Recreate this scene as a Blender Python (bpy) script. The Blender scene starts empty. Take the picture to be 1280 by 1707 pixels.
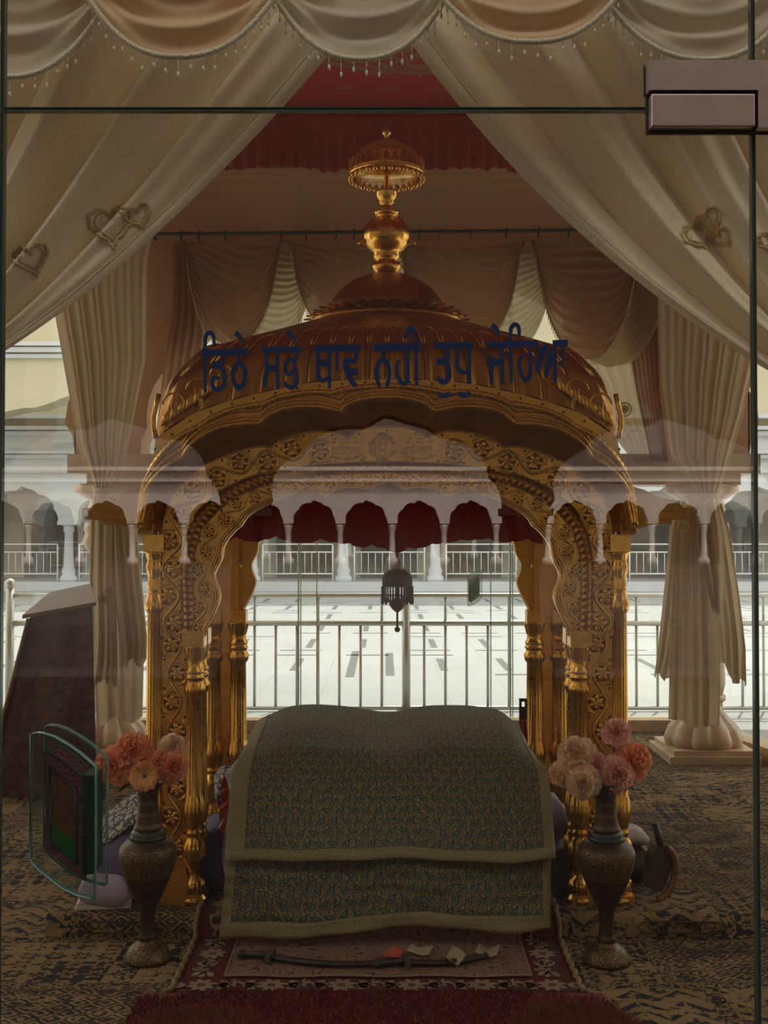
import bpy, math, random
import numpy as np
from math import sin, cos, pi, sqrt, radians
from mathutils import Vector, Matrix
from mathutils.bvhtree import BVHTree

random.seed(7)
rng = np.random.default_rng(11)
S = bpy.context.scene
COL = S.collection

# ------------------------------------------------------------------ camera, sky, sun, exposure
CAMZ = 1.53
F = 1850.0          # focal length in pixels of the 1280 wide frame
cam_d = bpy.data.cameras.new('camera')
cam_d.sensor_fit = 'HORIZONTAL'
cam_d.sensor_width = 36.0
cam_d.lens = F / 1280 * 36
cam_d.clip_end = 300
cam = bpy.data.objects.new('camera', cam_d)
COL.objects.link(cam)
cam.location = (0, 0, CAMZ)
cam.rotation_euler = (radians(90 + 1.13), 0, 0)
S.camera = cam

SUN_STRENGTH = 2.2
SKY_STRENGTH = 0.34
EXPOSURE = 1.0
world = bpy.data.worlds.new('sky')
S.world = world
world.use_nodes = True
wn = world.node_tree
sky = wn.nodes.new('ShaderNodeTexSky')
sky.sky_type = 'NISHITA'
sky.sun_disc = False
sky.sun_elevation = radians(66)
sky.sun_rotation = radians(20)
sky.air_density = 1.0
sky.dust_density = 3.0
hz = wn.nodes.new('ShaderNodeMix')     # thin warm haze over the blue
hz.data_type = 'RGBA'
hz.inputs[0].default_value = 0.75
wn.links.new(sky.outputs[0], hz.inputs[6])
hz.inputs[7].default_value = (3.5, 2.98, 2.38, 1)
wn.links.new(hz.outputs[2], wn.nodes['Background'].inputs[0])
wn.nodes['Background'].inputs[1].default_value = SKY_STRENGTH
sun_d = bpy.data.lights.new('sun', 'SUN')
sun_d.energy = SUN_STRENGTH
sun_d.angle = radians(0.6)
sun_d.color = (1.0, 0.95, 0.86)
sun = bpy.data.objects.new('sun', sun_d)
COL.objects.link(sun)
sun.rotation_euler = Vector((-0.22, -0.52, -1.0)).to_track_quat('-Z', 'Y').to_euler()

S.view_settings.view_transform = 'Standard'
S.view_settings.look = 'None'
S.view_settings.gamma = 1.0
S.view_settings.use_curve_mapping = False
S.view_settings.exposure = EXPOSURE
S.cycles.max_bounces = 12
S.cycles.diffuse_bounces = 5
S.cycles.glossy_bounces = 5
S.cycles.transmission_bounces = 6
S.cycles.transparent_max_bounces = 24
S.cycles.caustics_reflective = False
S.cycles.caustics_refractive = False
S.cycles.sample_clamp_indirect = 4.0


def P(px, py, D):
    """pixel of the photograph + depth -> point in the place"""
    return Vector(((px - 640) / F * D, D, CAMZ + (890 - py) / F * D))


# ------------------------------------------------------------------ node maths
class X:
    def __init__(s, nt, sock):
        s.nt, s.s = nt, sock

    def _m(s, op, *others, clamp=False):
        n = s.nt.nodes.new('ShaderNodeMath')
        n.operation = op
        n.use_clamp = clamp
        for i, v in enumerate((s,) + others):
            if isinstance(v, X):
                s.nt.links.new(v.s, n.inputs[i])
            else:
                n.inputs[i].default_value = v
        return X(s.nt, n.outputs[0])

    def __add__(s, o): return s._m('ADD', o)
    __radd__ = __add__
    def __sub__(s, o): return s._m('SUBTRACT', o)
    def __rsub__(s, o): return (s * -1.0) + o
    def __mul__(s, o): return s._m('MULTIPLY', o)
    __rmul__ = __mul__
    def __truediv__(s, o): return s._m('DIVIDE', o)
    def sin(s): return s._m('SINE')
    def cos(s): return s._m('COSINE')
    def floor(s): return s._m('FLOOR')
    def fract(s): return s._m('FRACT')
    def abs(s): return s._m('ABSOLUTE')
    def sqrt(s): return s._m('SQRT')
    def mod(s, v): return s._m('FLOORED_MODULO', v)
    def min(s, o): return s._m('MINIMUM', o)
    def max(s, o): return s._m('MAXIMUM', o)
    def gt(s, o): return s._m('GREATER_THAN', o)
    def lt(s, o): return s._m('LESS_THAN', o)
    def clamp(s): return s._m('ADD', 0.0, clamp=True)
    def step(s, a, b):
        n = s.nt.nodes.new('ShaderNodeMapRange')
        n.inputs[1].default_value = a
        n.inputs[2].default_value = b
        s.nt.links.new(s.s, n.inputs[0])
        return X(s.nt, n.outputs[0])


def xyz(nt, kind='Object', vec=None):
    if vec is None:
        tc = nt.nodes.new('ShaderNodeTexCoord')
        vec = tc.outputs[kind]
    sp = nt.nodes.new('ShaderNodeSeparateXYZ')
    nt.links.new(vec, sp.inputs[0])
    return [X(nt, sp.outputs[i]) for i in range(3)]


def comb(nt, a, b, c=0.0):
    n = nt.nodes.new('ShaderNodeCombineXYZ')
    for i, v in enumerate((a, b, c)):
        if isinstance(v, X):
            nt.links.new(v.s, n.inputs[i])
        else:
            n.inputs[i].default_value = v
    return n.outputs[0]


def noise(nt, vec, scale, detail=2.0, rough=0.5):
    n = nt.nodes.new('ShaderNodeTexNoise')
    n.inputs['Scale'].default_value = scale
    n.inputs['Detail'].default_value = detail
    n.inputs['Roughness'].default_value = rough
    if vec is not None:
        nt.links.new(vec, n.inputs['Vector'])
    return X(nt, n.outputs[0])


def voro(nt, vec, scale, feature='F1', rand=1.0):
    n = nt.nodes.new('ShaderNodeTexVoronoi')
    n.feature = feature
    n.inputs['Scale'].default_value = scale
    n.inputs['Randomness'].default_value = rand
    if vec is not None:
        nt.links.new(vec, n.inputs['Vector'])
    return X(nt, n.outputs['Distance']), n


def white(nt, vec):
    n = nt.nodes.new('ShaderNodeTexWhiteNoise')
    n.noise_dimensions = '3D'
    nt.links.new(vec, n.inputs['Vector'])
    return X(nt, n.outputs[0])


def mix(nt, fac, a, b):
    n = nt.nodes.new('ShaderNodeMix')
    n.data_type = 'RGBA'
    if isinstance(fac, X):
        nt.links.new(fac.s, n.inputs[0])
    else:
        n.inputs[0].default_value = fac
    for i, v in ((6, a), (7, b)):
        if isinstance(v, (tuple, list)):
            n.inputs[i].default_value = (*v[:3], 1)
        else:
            nt.links.new(v, n.inputs[i])
    return n.outputs[2]


def new_mat(name):
    m = bpy.data.materials.new(name)
    m.use_nodes = True
    nt = m.node_tree
    b = nt.nodes['Principled BSDF']
    return m, nt, b


def setc(nt, b, c, inp='Base Color'):
    if isinstance(c, (tuple, list)):
        b.inputs[inp].default_value = (*c[:3], 1)
    else:
        nt.links.new(c, b.inputs[inp])


def bump(nt, b, h, strength=0.3, dist=0.01):
    n = nt.nodes.new('ShaderNodeBump')
    n.inputs['Strength'].default_value = strength
    n.inputs['Distance'].default_value = dist
    nt.links.new(h.s, n.inputs['Height'])
    nt.links.new(n.outputs[0], b.inputs['Normal'])


def plain(name, c, rough=0.5, metal=0.0, spec=0.5, vary=0.0, vscale=8.0, bstr=0.0, bscale=60.0):
    m, nt, b = new_mat(name)
    b.inputs['Roughness'].default_value = rough
    b.inputs['Metallic'].default_value = metal
    b.inputs['Specular IOR Level'].default_value = spec
    if vary:
        tc = nt.nodes.new('ShaderNodeTexCoord')
        f = noise(nt, tc.outputs['Object'], vscale, 4.0, 0.6).step(0.3, 0.7)
        setc(nt, b, mix(nt, f, tuple(v * (1 - vary) for v in c), tuple(min(1, v * (1 + vary)) for v in c)))
    else:
        setc(nt, b, c)
    if bstr:
        tc = nt.nodes.new('ShaderNodeTexCoord')
        bump(nt, b, noise(nt, tc.outputs['Object'], bscale, 3.0), bstr)
    return m


def glass_mat(name, tint=(0.97, 0.99, 0.975), f0=0.05, rough=0.0):
    m = bpy.data.materials.new(name)
    m.use_nodes = True
    nt = m.node_tree
    nt.nodes.remove(nt.nodes['Principled BSDF'])
    out = nt.nodes['Material Output']
    lw = nt.nodes.new('ShaderNodeLayerWeight')
    lw.inputs[0].default_value = 0.5
    f = X(nt, lw.outputs['Facing'])
    fr = f._m('POWER', 5.0) * (1 - f0) + f0
    t = nt.nodes.new('ShaderNodeBsdfTransparent')
    t.inputs[0].default_value = (*tint, 1)
    g = nt.nodes.new('ShaderNodeBsdfGlossy')
    g.inputs['Roughness'].default_value = rough
    g.inputs[0].default_value = (1, 1, 1, 1)
    mx = nt.nodes.new('ShaderNodeMixShader')
    nt.links.new(fr.s, mx.inputs[0])
    nt.links.new(t.outputs[0], mx.inputs[1])
    nt.links.new(g.outputs[0], mx.inputs[2])
    nt.links.new(mx.outputs[0], out.inputs[0])
    return m


def cloth_mat(name, c, trans=0.3, rough=0.85, sheen=0.2, weave=260.0, vary=0.08, see=0.0, speck=0.0):
    """cloth that lets some light through; see = how sheer it is"""
    m, nt, b = new_mat(name)
    out = nt.nodes['Material Output']
    tc = nt.nodes.new('ShaderNodeTexCoord')
    f = noise(nt, tc.outputs['Object'], weave, 2.0, 0.6)
    f2 = noise(nt, tc.outputs['Object'], 2.0, 3.0)
    k = (f.step(0.35, 0.65) * 0.6 + f2.step(0.35, 0.65) * 0.4)
    cc = mix(nt, k, tuple(v * (1 - vary) for v in c), tuple(min(1, v * (1 + vary)) for v in c))
    setc(nt, b, cc)
    b.inputs['Roughness'].default_value = rough
    b.inputs['Specular IOR Level'].default_value = 0.2
    b.inputs['Sheen Weight'].default_value = sheen
    if speck:
        bump(nt, b, f, speck, 0.004)
    sh = b.outputs[0]
    if trans:
        t = nt.nodes.new('ShaderNodeBsdfTranslucent')
        nt.links.new(cc, t.inputs[0])
        mx = nt.nodes.new('ShaderNodeMixShader')
        mx.inputs[0].default_value = trans
        nt.links.new(sh, mx.inputs[1])
        nt.links.new(t.outputs[0], mx.inputs[2])
        sh = mx.outputs[0]
    if see:
        t = nt.nodes.new('ShaderNodeBsdfTransparent')
        mx = nt.nodes.new('ShaderNodeMixShader')
        mx.inputs[0].default_value = see
        nt.links.new(sh, mx.inputs[1])
        nt.links.new(t.outputs[0], mx.inputs[2])
        sh = mx.outputs[0]
    nt.links.new(sh, out.inputs[0])
    return m


def gold_mat(name, c=(0.72, 0.42, 0.12), rough=0.3, bs=0.14):
    m, nt, b = new_mat(name)
    tc = nt.nodes.new('ShaderNodeTexCoord')
    f = noise(nt, tc.outputs['Object'], 9.0, 5.0, 0.65).step(0.3, 0.72)
    setc(nt, b, mix(nt, f, tuple(v * 0.72 for v in c), c))
    b.inputs['Metallic'].default_value = 1.0
    r = noise(nt, tc.outputs['Object'], 30.0, 3.0) * 0.2 + (rough - 0.1)
    nt.links.new(r.s, b.inputs['Roughness'])
    bump(nt, b, noise(nt, tc.outputs['Object'], 45.0, 4.0), bs, 0.006)
    return m


M = {}
M['gold'] = gold_mat('beaten_gold', (0.84, 0.46, 0.105), 0.36)
M['gold_smooth'] = gold_mat('polished_gold', (0.86, 0.48, 0.11), 0.27, 0.08)
M['gold_dark'] = gold_mat('tarnished_gold', (0.45, 0.215, 0.05), 0.34, 0.15)
M['tarnish'] = gold_mat('tarnish_brown', (0.16, 0.075, 0.022), 0.45)
M['rivet'] = plain('rivet_black', (0.012, 0.01, 0.008), 0.6)
M['plaster'] = plain('cream_plaster', (0.64, 0.42, 0.26), 0.85, vary=0.06, vscale=1.5)
M['marble_tan'] = plain('tan_marble', (0.62, 0.46, 0.31), 0.35, vary=0.18, vscale=5)
M['white_wash'] = plain('white_wash', (0.58, 0.61, 0.64), 0.8, vary=0.04, vscale=0.7)
M['pink_wash'] = plain('pink_wash', (0.88, 0.79, 0.74), 0.8, vary=0.05, vscale=0.5)
M['cream_wash'] = plain('cream_wash', (0.56, 0.51, 0.36), 0.85, vary=0.04, vscale=0.4)
M['shade_wall'] = plain('grey_wall', (0.5, 0.46, 0.39), 0.85, vary=0.12, vscale=0.8)
M['dark_door'] = plain('dark_wood_door', (0.15, 0.13, 0.11), 0.7, vary=0.3, vscale=3)
M['porch'] = plain('porch_shade', (0.035, 0.024, 0.017), 0.9, vary=0.1, vscale=1)  # porch shade put into the colour, so the open wall stays dark
M['porch_floor'] = plain('porch_floor_shade', (0.012, 0.009, 0.007), 0.95, spec=0.1, vary=0.2, vscale=2)  # near black in place of the porch's shade
M['flank'] = plain('brown_light_block', (0.4, 0.28, 0.18), 0.9, vary=0.1, vscale=0.6)
M['sky_screen'] = plain('grey_lilac_screen', (0.2, 0.17, 0.16), 0.9, vary=0.1, vscale=0.3)
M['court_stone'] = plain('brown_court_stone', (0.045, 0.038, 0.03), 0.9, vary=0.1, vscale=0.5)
M['steel'] = plain('brushed_steel', (0.46, 0.46, 0.41), 0.38, 0.75)
M['steel_patch'] = plain('satin_steel', (0.5, 0.4, 0.37), 0.35, 0.8, vary=0.08, vscale=25)
M['steel_edge'] = plain('dark_rubber', (0.03, 0.02, 0.015), 0.5)
M['white_paint'] = plain('white_paint', (0.66, 0.68, 0.67), 0.5)
M['pane'] = glass_mat('clear_pane')
M['pane_edge'] = plain('green_glass_edge', (0.05, 0.08, 0.06), 0.15, 0.0, 0.8)
M['edge_dark'] = plain('glass_seam', (0.05, 0.07, 0.055), 0.25)
M['edge_light'] = plain('bright_glass_edge', (0.45, 0.72, 0.6), 0.12)
M['vinyl'] = plain('blue_vinyl', (0.012, 0.028, 0.085), 0.6, spec=0.2)
M['curtain'] = cloth_mat('cream_satin', (0.9, 0.74, 0.53), 0.1, 0.55, 0.3, 330, 0.16, speck=0.25)
M['curtain_rear'] = cloth_mat('ivory_drape', (0.66, 0.53, 0.36), 0.35, 0.8, 0.2, 200, 0.1)
M['sheer_brown'] = cloth_mat('tan_sheer', (0.52, 0.3, 0.16), 0.5, 0.8, 0.1, 150, 0.1, 0.06)
M['sheer_cream'] = cloth_mat('cream_sheer', (0.72, 0.6, 0.38), 0.5, 0.8, 0.1, 150, 0.1, 0.12)
M['swag_peach'] = cloth_mat('peach_swag', (0.82, 0.56, 0.33), 0.2, 0.7, 0.3, 250, 0.06)
M['swag_grey'] = cloth_mat('ivory_organza', (0.72, 0.63, 0.47), 0.2, 0.7, 0.3, 250, 0.06, 0.1)
M['hem'] = plain('pearl_braid', (0.88, 0.8, 0.6), 0.4, bstr=0.4, bscale=300)
M['bead'] = plain('pearl_bead', (0.8, 0.74, 0.58), 0.25, spec=0.7)
M['embroidery'] = plain('beige_thread', (0.72, 0.5, 0.24), 0.6, bstr=0.6, bscale=400)
M['sequin'] = plain('silver_sequin', (0.9, 0.86, 0.74), 0.4, 0.0)
M['red_velvet'] = cloth_mat('red_velvet', (0.36, 0.012, 0.018), 0.2, 0.9, 0.3, 200, 0.15)
M['red_fringe'] = cloth_mat('red_fringe', (0.33, 0.03, 0.022), 0.12, 0.8, 0.2, 300, 0.2)
M['lilac'] = cloth_mat('lilac_cotton', (0.42, 0.34, 0.42), 0.05, 0.9, 0.1, 200, 0.1)
M['purple'] = cloth_mat('purple_velvet', (0.1, 0.07, 0.17), 0.0, 0.85, 0.4, 200, 0.2)
M['white_cotton'] = cloth_mat('white_cotton', (0.6, 0.52, 0.48), 0.1, 0.9, 0.1, 200, 0.06)
M['red_satin'] = plain('red_satin', (0.62, 0.05, 0.03), 0.35, bstr=0.5, bscale=90)
M['paper'] = plain('white_paper', (0.6, 0.55, 0.5), 0.8, vary=0.08, vscale=30)
M['note_tan'] = plain('tan_note', (0.38, 0.3, 0.2), 0.8, vary=0.15, vscale=60)
M['note_red'] = plain('red_note', (0.5, 0.09, 0.07), 0.8, vary=0.15, vscale=60)
M['black'] = plain('black_plastic', (0.01, 0.01, 0.01), 0.4)
M['scabbard'] = plain('black_leather', (0.035, 0.026, 0.022), 0.5, vary=0.2, vscale=20)
M['silver'] = plain('aged_silver', (0.5, 0.45, 0.38), 0.35, 0.9, bstr=0.6, bscale=200)
M['silver_dark'] = plain('dark_silver', (0.16, 0.12, 0.1), 0.4, 0.8, bstr=0.8, bscale=260)
M['rod'] = plain('black_iron', (0.03, 0.025, 0.03), 0.5, 0.4)
M['leaf'] = plain('dark_green_leaf', (0.03, 0.06, 0.025), 0.6)
M['stem'] = plain('green_stem', (0.05, 0.09, 0.03), 0.6)
M['brown_wood'] = plain('varnished_wood', (0.17, 0.07, 0.025), 0.3, vary=0.25, vscale=10)
M['tan_wood'] = plain('pale_wood', (0.17, 0.085, 0.045), 0.5, vary=0.2, vscale=8)
M['fluff_orange'] = cloth_mat('orange_red_fluff', (0.2, 0.036, 0.016), 0.1, 0.9, 0.4, 60, 0.3)
M['fluff_red'] = cloth_mat('dark_red_pile', (0.15, 0.006, 0.008), 0.1, 0.9, 0.2, 60, 0.3)


def petal_mat(name, base, tip, edge=0.75):
    m, nt, b = new_mat(name)
    u, v, _ = xyz(nt, 'UV')
    n = noise(nt, comb(nt, u * 14.0, v * 14.0), 1.0, 2.0)
    f = (v + (n - 0.5) * 0.5).step(edge - 0.25, edge + 0.15)
    c = mix(nt, f, base, tip)
    setc(nt, b, c)
    b.inputs['Roughness'].default_value = 0.75
    t = nt.nodes.new('ShaderNodeBsdfTranslucent')
    nt.links.new(c, t.inputs[0])
    mx = nt.nodes.new('ShaderNodeMixShader')
    mx.inputs[0].default_value = 0.5
    nt.links.new(b.outputs[0], mx.inputs[1])
    nt.links.new(t.outputs[0], mx.inputs[2])
    nt.links.new(mx.outputs[0], nt.nodes['Material Output'].inputs[0])
    return m


M['petal_salmon'] = petal_mat('salmon_petals', (0.98, 0.42, 0.19), (0.98, 0.5, 0.3))
M['petal_pink'] = petal_mat('pink_petals', (0.95, 0.42, 0.34), (0.95, 0.62, 0.52))
M['petal_cream'] = petal_mat('cream_magenta_petals', (1.0, 0.88, 0.6), (0.7, 0.16, 0.3), 1.07)
M['petal_yellow'] = petal_mat('yellow_salmon_petals', (0.95, 0.62, 0.27), (0.95, 0.4, 0.25), 1.0)


def vase_mat():
    m, nt, b = new_mat('engraved_brass')
    x, y, z = xyz(nt)
    tc = nt.nodes.new('ShaderNodeTexCoord')
    d, _ = voro(nt, tc.outputs['Object'], 110.0, 'DISTANCE_TO_EDGE')
    lines = d.lt(0.06)
    band = z.gt(0.30) * z.lt(0.405)
    foot = z.lt(0.075)
    neck = (z * 160.0).sin().gt(0.55) * z.gt(0.44)
    fine = noise(nt, comb(nt, x * 1.0, y * 1.0, z * 8.0), 60.0, 2.0).step(0.45, 0.6) * 0.12
    k = (lines * (band.max(foot)) * 0.8).max(neck * 0.22).max(fine)
    setc(nt, b, mix(nt, k, (0.04, 0.022, 0.013), (0.3, 0.2, 0.085)))
    b.inputs['Metallic'].default_value = 0.6
    b.inputs['Roughness'].default_value = 0.42
    bump(nt, b, k, 0.4, 0.003)
    return m


M['vase'] = vase_mat()
M['vase_ring'] = plain('dark_green_enamel', (0.012, 0.02, 0.016), 0.4)


def carpet_mat(name, tile=True):
    m, nt, b = new_mat(name)
    x, y, z = xyz(nt)
    v0 = comb(nt, x, y, z)
    w = noise(nt, v0, 3.0, 2.0)
    xs = x + (w - 0.5) * 0.03
    ys = y + z * 0.9 + (w - 0.5) * 0.03
    # patchwork of small rugs
    row = (ys / 0.42).floor()
    xo = xs + (row * 0.37).fract() * 0.8
    colm = (xo / 0.62).floor()
    cell = comb(nt, colm, row, 3.0)
    r1 = white(nt, cell)
    fx = (xo / 0.62).fract()
    fy = (ys / 0.42).fract()
    # zigzags, rosettes and key patterns of the weave
    ax_ = (xs / 0.095).fract() - 0.5
    ay_ = (ys / 0.08).fract() - 0.5
    dia = ax_.abs() + ay_.abs()
    m_dia = ((dia * 3.1).fract() - 0.5) * 2.0
    rad = (ax_ * ax_ + ay_ * ay_).sqrt()
    ang = ay_._m('ARCTAN2', ax_)
    m_ros = (rad - (ang * 6.0).cos() * 0.09 - 0.27).abs() * -9.0 + 0.8
    zz = (ys / 0.085 + ((xs / 0.15).fract() - 0.5).abs() * 1.6).fract()
    m_zig = (zz - 0.5) * 2.0
    n1 = noise(nt, comb(nt, xs * 0.7, ys * 1.2, z), 42.0, 3.0, 0.7)
    n2 = noise(nt, comb(nt, xs * 0.8, ys * 1.1, z), 7.0, 3.0, 0.6)
    a = r1.lt(0.33)
    c = r1.gt(0.66)
    pat = m_zig * a + m_dia * c + m_ros * (1.0 - a - c)
    inv = white(nt, comb(nt, (xs / 0.24).floor(), (ys / 0.21).floor(), 9.0))
    pat = pat * (inv.gt(0.45) * 2.0 - 1.0)
    h = pat * 0.72 + (n1 - 0.5) * 3.6 + (n2 - 0.5) * 2.2 + (r1 - 0.5) * 0.8
    dark = h.gt(0.1)
    border = ((fx - 0.5).abs().gt(0.455)).max((fy - 0.5).abs().gt(0.44))
    border = border * (noise(nt, v0, 50.0, 1.0).gt(0.45))
    dark = (dark - border).abs()
    rust = (noise(nt, comb(nt, xs * 1.3, ys * 1.9, z), 40.0, 2.0)).gt(0.62) * (noise(nt, v0, 4.0, 2.0)).gt(0.5)
    grain = noise(nt, v0, 420.0, 2.0)
    tan = mix(nt, n2.step(0.3, 0.7), (0.33, 0.22, 0.11), (0.24, 0.155, 0.075))
    navy = mix(nt, r1, (0.018, 0.026, 0.034), (0.04, 0.035, 0.032))
    cc = mix(nt, dark, tan, navy)
    cc = mix(nt, rust * 0.7, cc, (0.16, 0.06, 0.04))
    cc = mix(nt, grain.step(0.3, 0.8) * 0.35, cc, (0.05, 0.04, 0.03))
    setc(nt, b, cc)
    b.inputs['Roughness'].default_value = 0.95
    b.inputs['Specular IOR Level'].default_value = 0.1
    bump(nt, b, grain, 0.5, 0.004)
    return m


M['carpet'] = carpet_mat('oriental_carpet')


def paisley_mat():
    m, nt, b = new_mat('paisley_brocade')
    u, v, _ = xyz(nt, 'UV')

    def paisley(uu, vv, cw, ch, seed):
        row = (vv / ch).floor()
        us = uu / cw + row * 0.5
        colm = us.floor()
        r = white(nt, comb(nt, colm, row, seed))
        px = us.fract() - 0.5
        py = (vv / ch).fract() - 0.5
        flip = r.gt(0.5) * 2.0 - 1.0
        ang = (r - 0.5) * 1.6
        px2 = px * ang.cos() - py * ang.sin()
        py2 = px * ang.sin() + py * ang.cos()
        px2 = px2 * flip * 0.72
        py2 = py2 * 0.72
        py2 = py2 + 0.1
        t = py2.max(0.0)
        a = (px2 - t * t * 1.1).abs()
        low = (0.0484 - py2 * py2).max(0.0).sqrt()
        up = (1.0 - py2 / 0.5).max(0.0) * 0.22
        wdt = low * py2.lt(0.0) + up * py2.gt(0.0)
        d = wdt - a
        rad = (px2 * px2 + py2 * py2).sqrt()
        return d, rad

    d1, r1 = paisley(u, v, 0.048, 0.042, 1.0)
    d2, r2 = paisley(u + 0.024, v + 0.021, 0.048, 0.042, 5.0)
    d2 = d2 - 0.045
    n = noise(nt, comb(nt, u, v), 120.0, 2.0)
    scroll = (n - 0.5).abs().lt(0.06)
    tan = (0.23, 0.185, 0.1)
    dk = (0.022, 0.034, 0.03)
    c = mix(nt, scroll, (0.085, 0.07, 0.042), tan)
    c = mix(nt, d2.gt(-0.05), c, tan)
    c = mix(nt, d2.gt(0.0), c, dk)
    c = mix(nt, d2.gt(0.07), c, tan)
    c = mix(nt, d1.gt(-0.05), c, tan)
    c = mix(nt, d1.gt(-0.01), c, (0.01, 0.052, 0.06))
    c = mix(nt, d1.gt(0.085), c, (0.17, 0.15, 0.085))
    c = mix(nt, r1.lt(0.085), c, (0.012, 0.07, 0.075))
    # gold woven border strips carry uv far outside (u > 10)
    gv = noise(nt, comb(nt, u * 60.0, v * 60.0), 3.0, 2.0)
    gold = mix(nt, gv.step(0.4, 0.6), (0.3, 0.255, 0.13), (0.19, 0.16, 0.08))
    c = mix(nt, u.gt(10.0), c, gold)
    setc(nt, b, c)
    b.inputs['Roughness'].default_value = 0.6
    b.inputs['Specular IOR Level'].default_value = 0.3
    bump(nt, b, noise(nt, comb(nt, u, v), 900.0, 1.0), 0.25, 0.002)
    return m


M['paisley'] = paisley_mat()


def rug_field_mat():
    m, nt, b = new_mat('scroll_mat_weave')
    x, y, z = xyz(nt)
    n = noise(nt, comb(nt, x + 3.0, y, z), 11.0, 1.0)
    l1 = ((n * 9.0).fract() - 0.5).abs().lt(0.075)
    gr = noise(nt, comb(nt, x, y, z), 500.0)
    c = mix(nt, l1, (0.24, 0.13, 0.1), (0.05, 0.025, 0.018))
    c = mix(nt, gr.step(0.3, 0.7) * 0.25, c, (0.12, 0.06, 0.05))
    setc(nt, b, c)
    b.inputs['Roughness'].default_value = 0.95
    return m


M['rug_field'] = rug_field_mat()
M['rug_red'] = plain('maroon_pile', (0.11, 0.01, 0.011), 0.95, vary=0.2, vscale=60, bstr=0.5, bscale=400)
M['rug_brown'] = plain('dark_olive_pile', (0.06, 0.042, 0.026), 0.95, vary=0.2, vscale=60, bstr=0.5, bscale=400)
M['rug_beige'] = plain('beige_pile', (0.3, 0.2, 0.14), 0.95, vary=0.15, vscale=90, bstr=0.4, bscale=400)
M['rug_centre'] = plain('brown_pile', (0.1, 0.055, 0.03), 0.95)
M['rug_cord'] = plain('gold_rope_cord', (0.3, 0.2, 0.1), 0.8, bstr=0.6, bscale=150)


def brocade_red():
    m, nt, b = new_mat('red_brocade')
    x, y, z = xyz(nt)
    # sprigs, a gold medallion ring round the centre (object origin)
    r = (x * x + (y - 0.1) * (y - 0.1)).sqrt()
    row = (y / 0.2).floor()
    fx = (x / 0.26 + row * 0.5).fract() - 0.5
    fy = (y / 0.2).fract() - 0.5
    rr = (fx * fx * 1.7 + fy * fy * 4.0).sqrt()
    n = noise(nt, comb(nt, x, y, z), 55.0, 2.0)
    sprig = rr.lt(0.24) * n.gt(0.53)
    ring = (r.lt(0.78)) * (noise(nt, comb(nt, x, y, z), 26.0, 3.0).gt(0.5))
    edge = (r - 0.79).abs().lt(0.012)
    k = sprig.max(ring).max(edge)
    setc(nt, b, mix(nt, k, (0.36, 0.022, 0.02), (0.24, 0.14, 0.055)))
    b.inputs['Roughness'].default_value = 0.8
    return m


M['brocade'] = brocade_red()


def marble_floor():
    m, nt, b = new_mat('white_marble_paving')
    x, y, z = xyz(nt)
    n = noise(nt, comb(nt, x, y, z), 0.6, 5.0, 0.6)
    jx = ((x / 0.62).fract() - 0.5).abs().gt(0.488)
    jy = ((y / 0.62).fract() - 0.5).abs().gt(0.488)
    c = mix(nt, n.step(0.3, 0.7), (0.33, 0.345, 0.355), (0.28, 0.295, 0.31))
    c = mix(nt, jx.max(jy) * 0.5, c, (0.2, 0.21, 0.21))
    setc(nt, b, c)
    b.inputs['Roughness'].default_value = 0.55
    return m


M['paving'] = marble_floor()
M['inlay'] = plain('grey_marble_inlay', (0.095, 0.105, 0.105), 0.5, vary=0.1, vscale=2)


def podium_mat():
    m, nt, b = new_mat('dark_maroon_leather')
    tc = nt.nodes.new('ShaderNodeTexCoord')
    n = noise(nt, tc.outputs['Object'], 14.0, 5.0, 0.7)
    c = mix(nt, n.step(0.35, 0.7), (0.05, 0.018, 0.014), (0.14, 0.05, 0.035))
    setc(nt, b, c)
    b.inputs['Roughness'].default_value = 0.28
    bump(nt, b, n, 0.8, 0.04)
    return m


M['podium'] = podium_mat()


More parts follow.
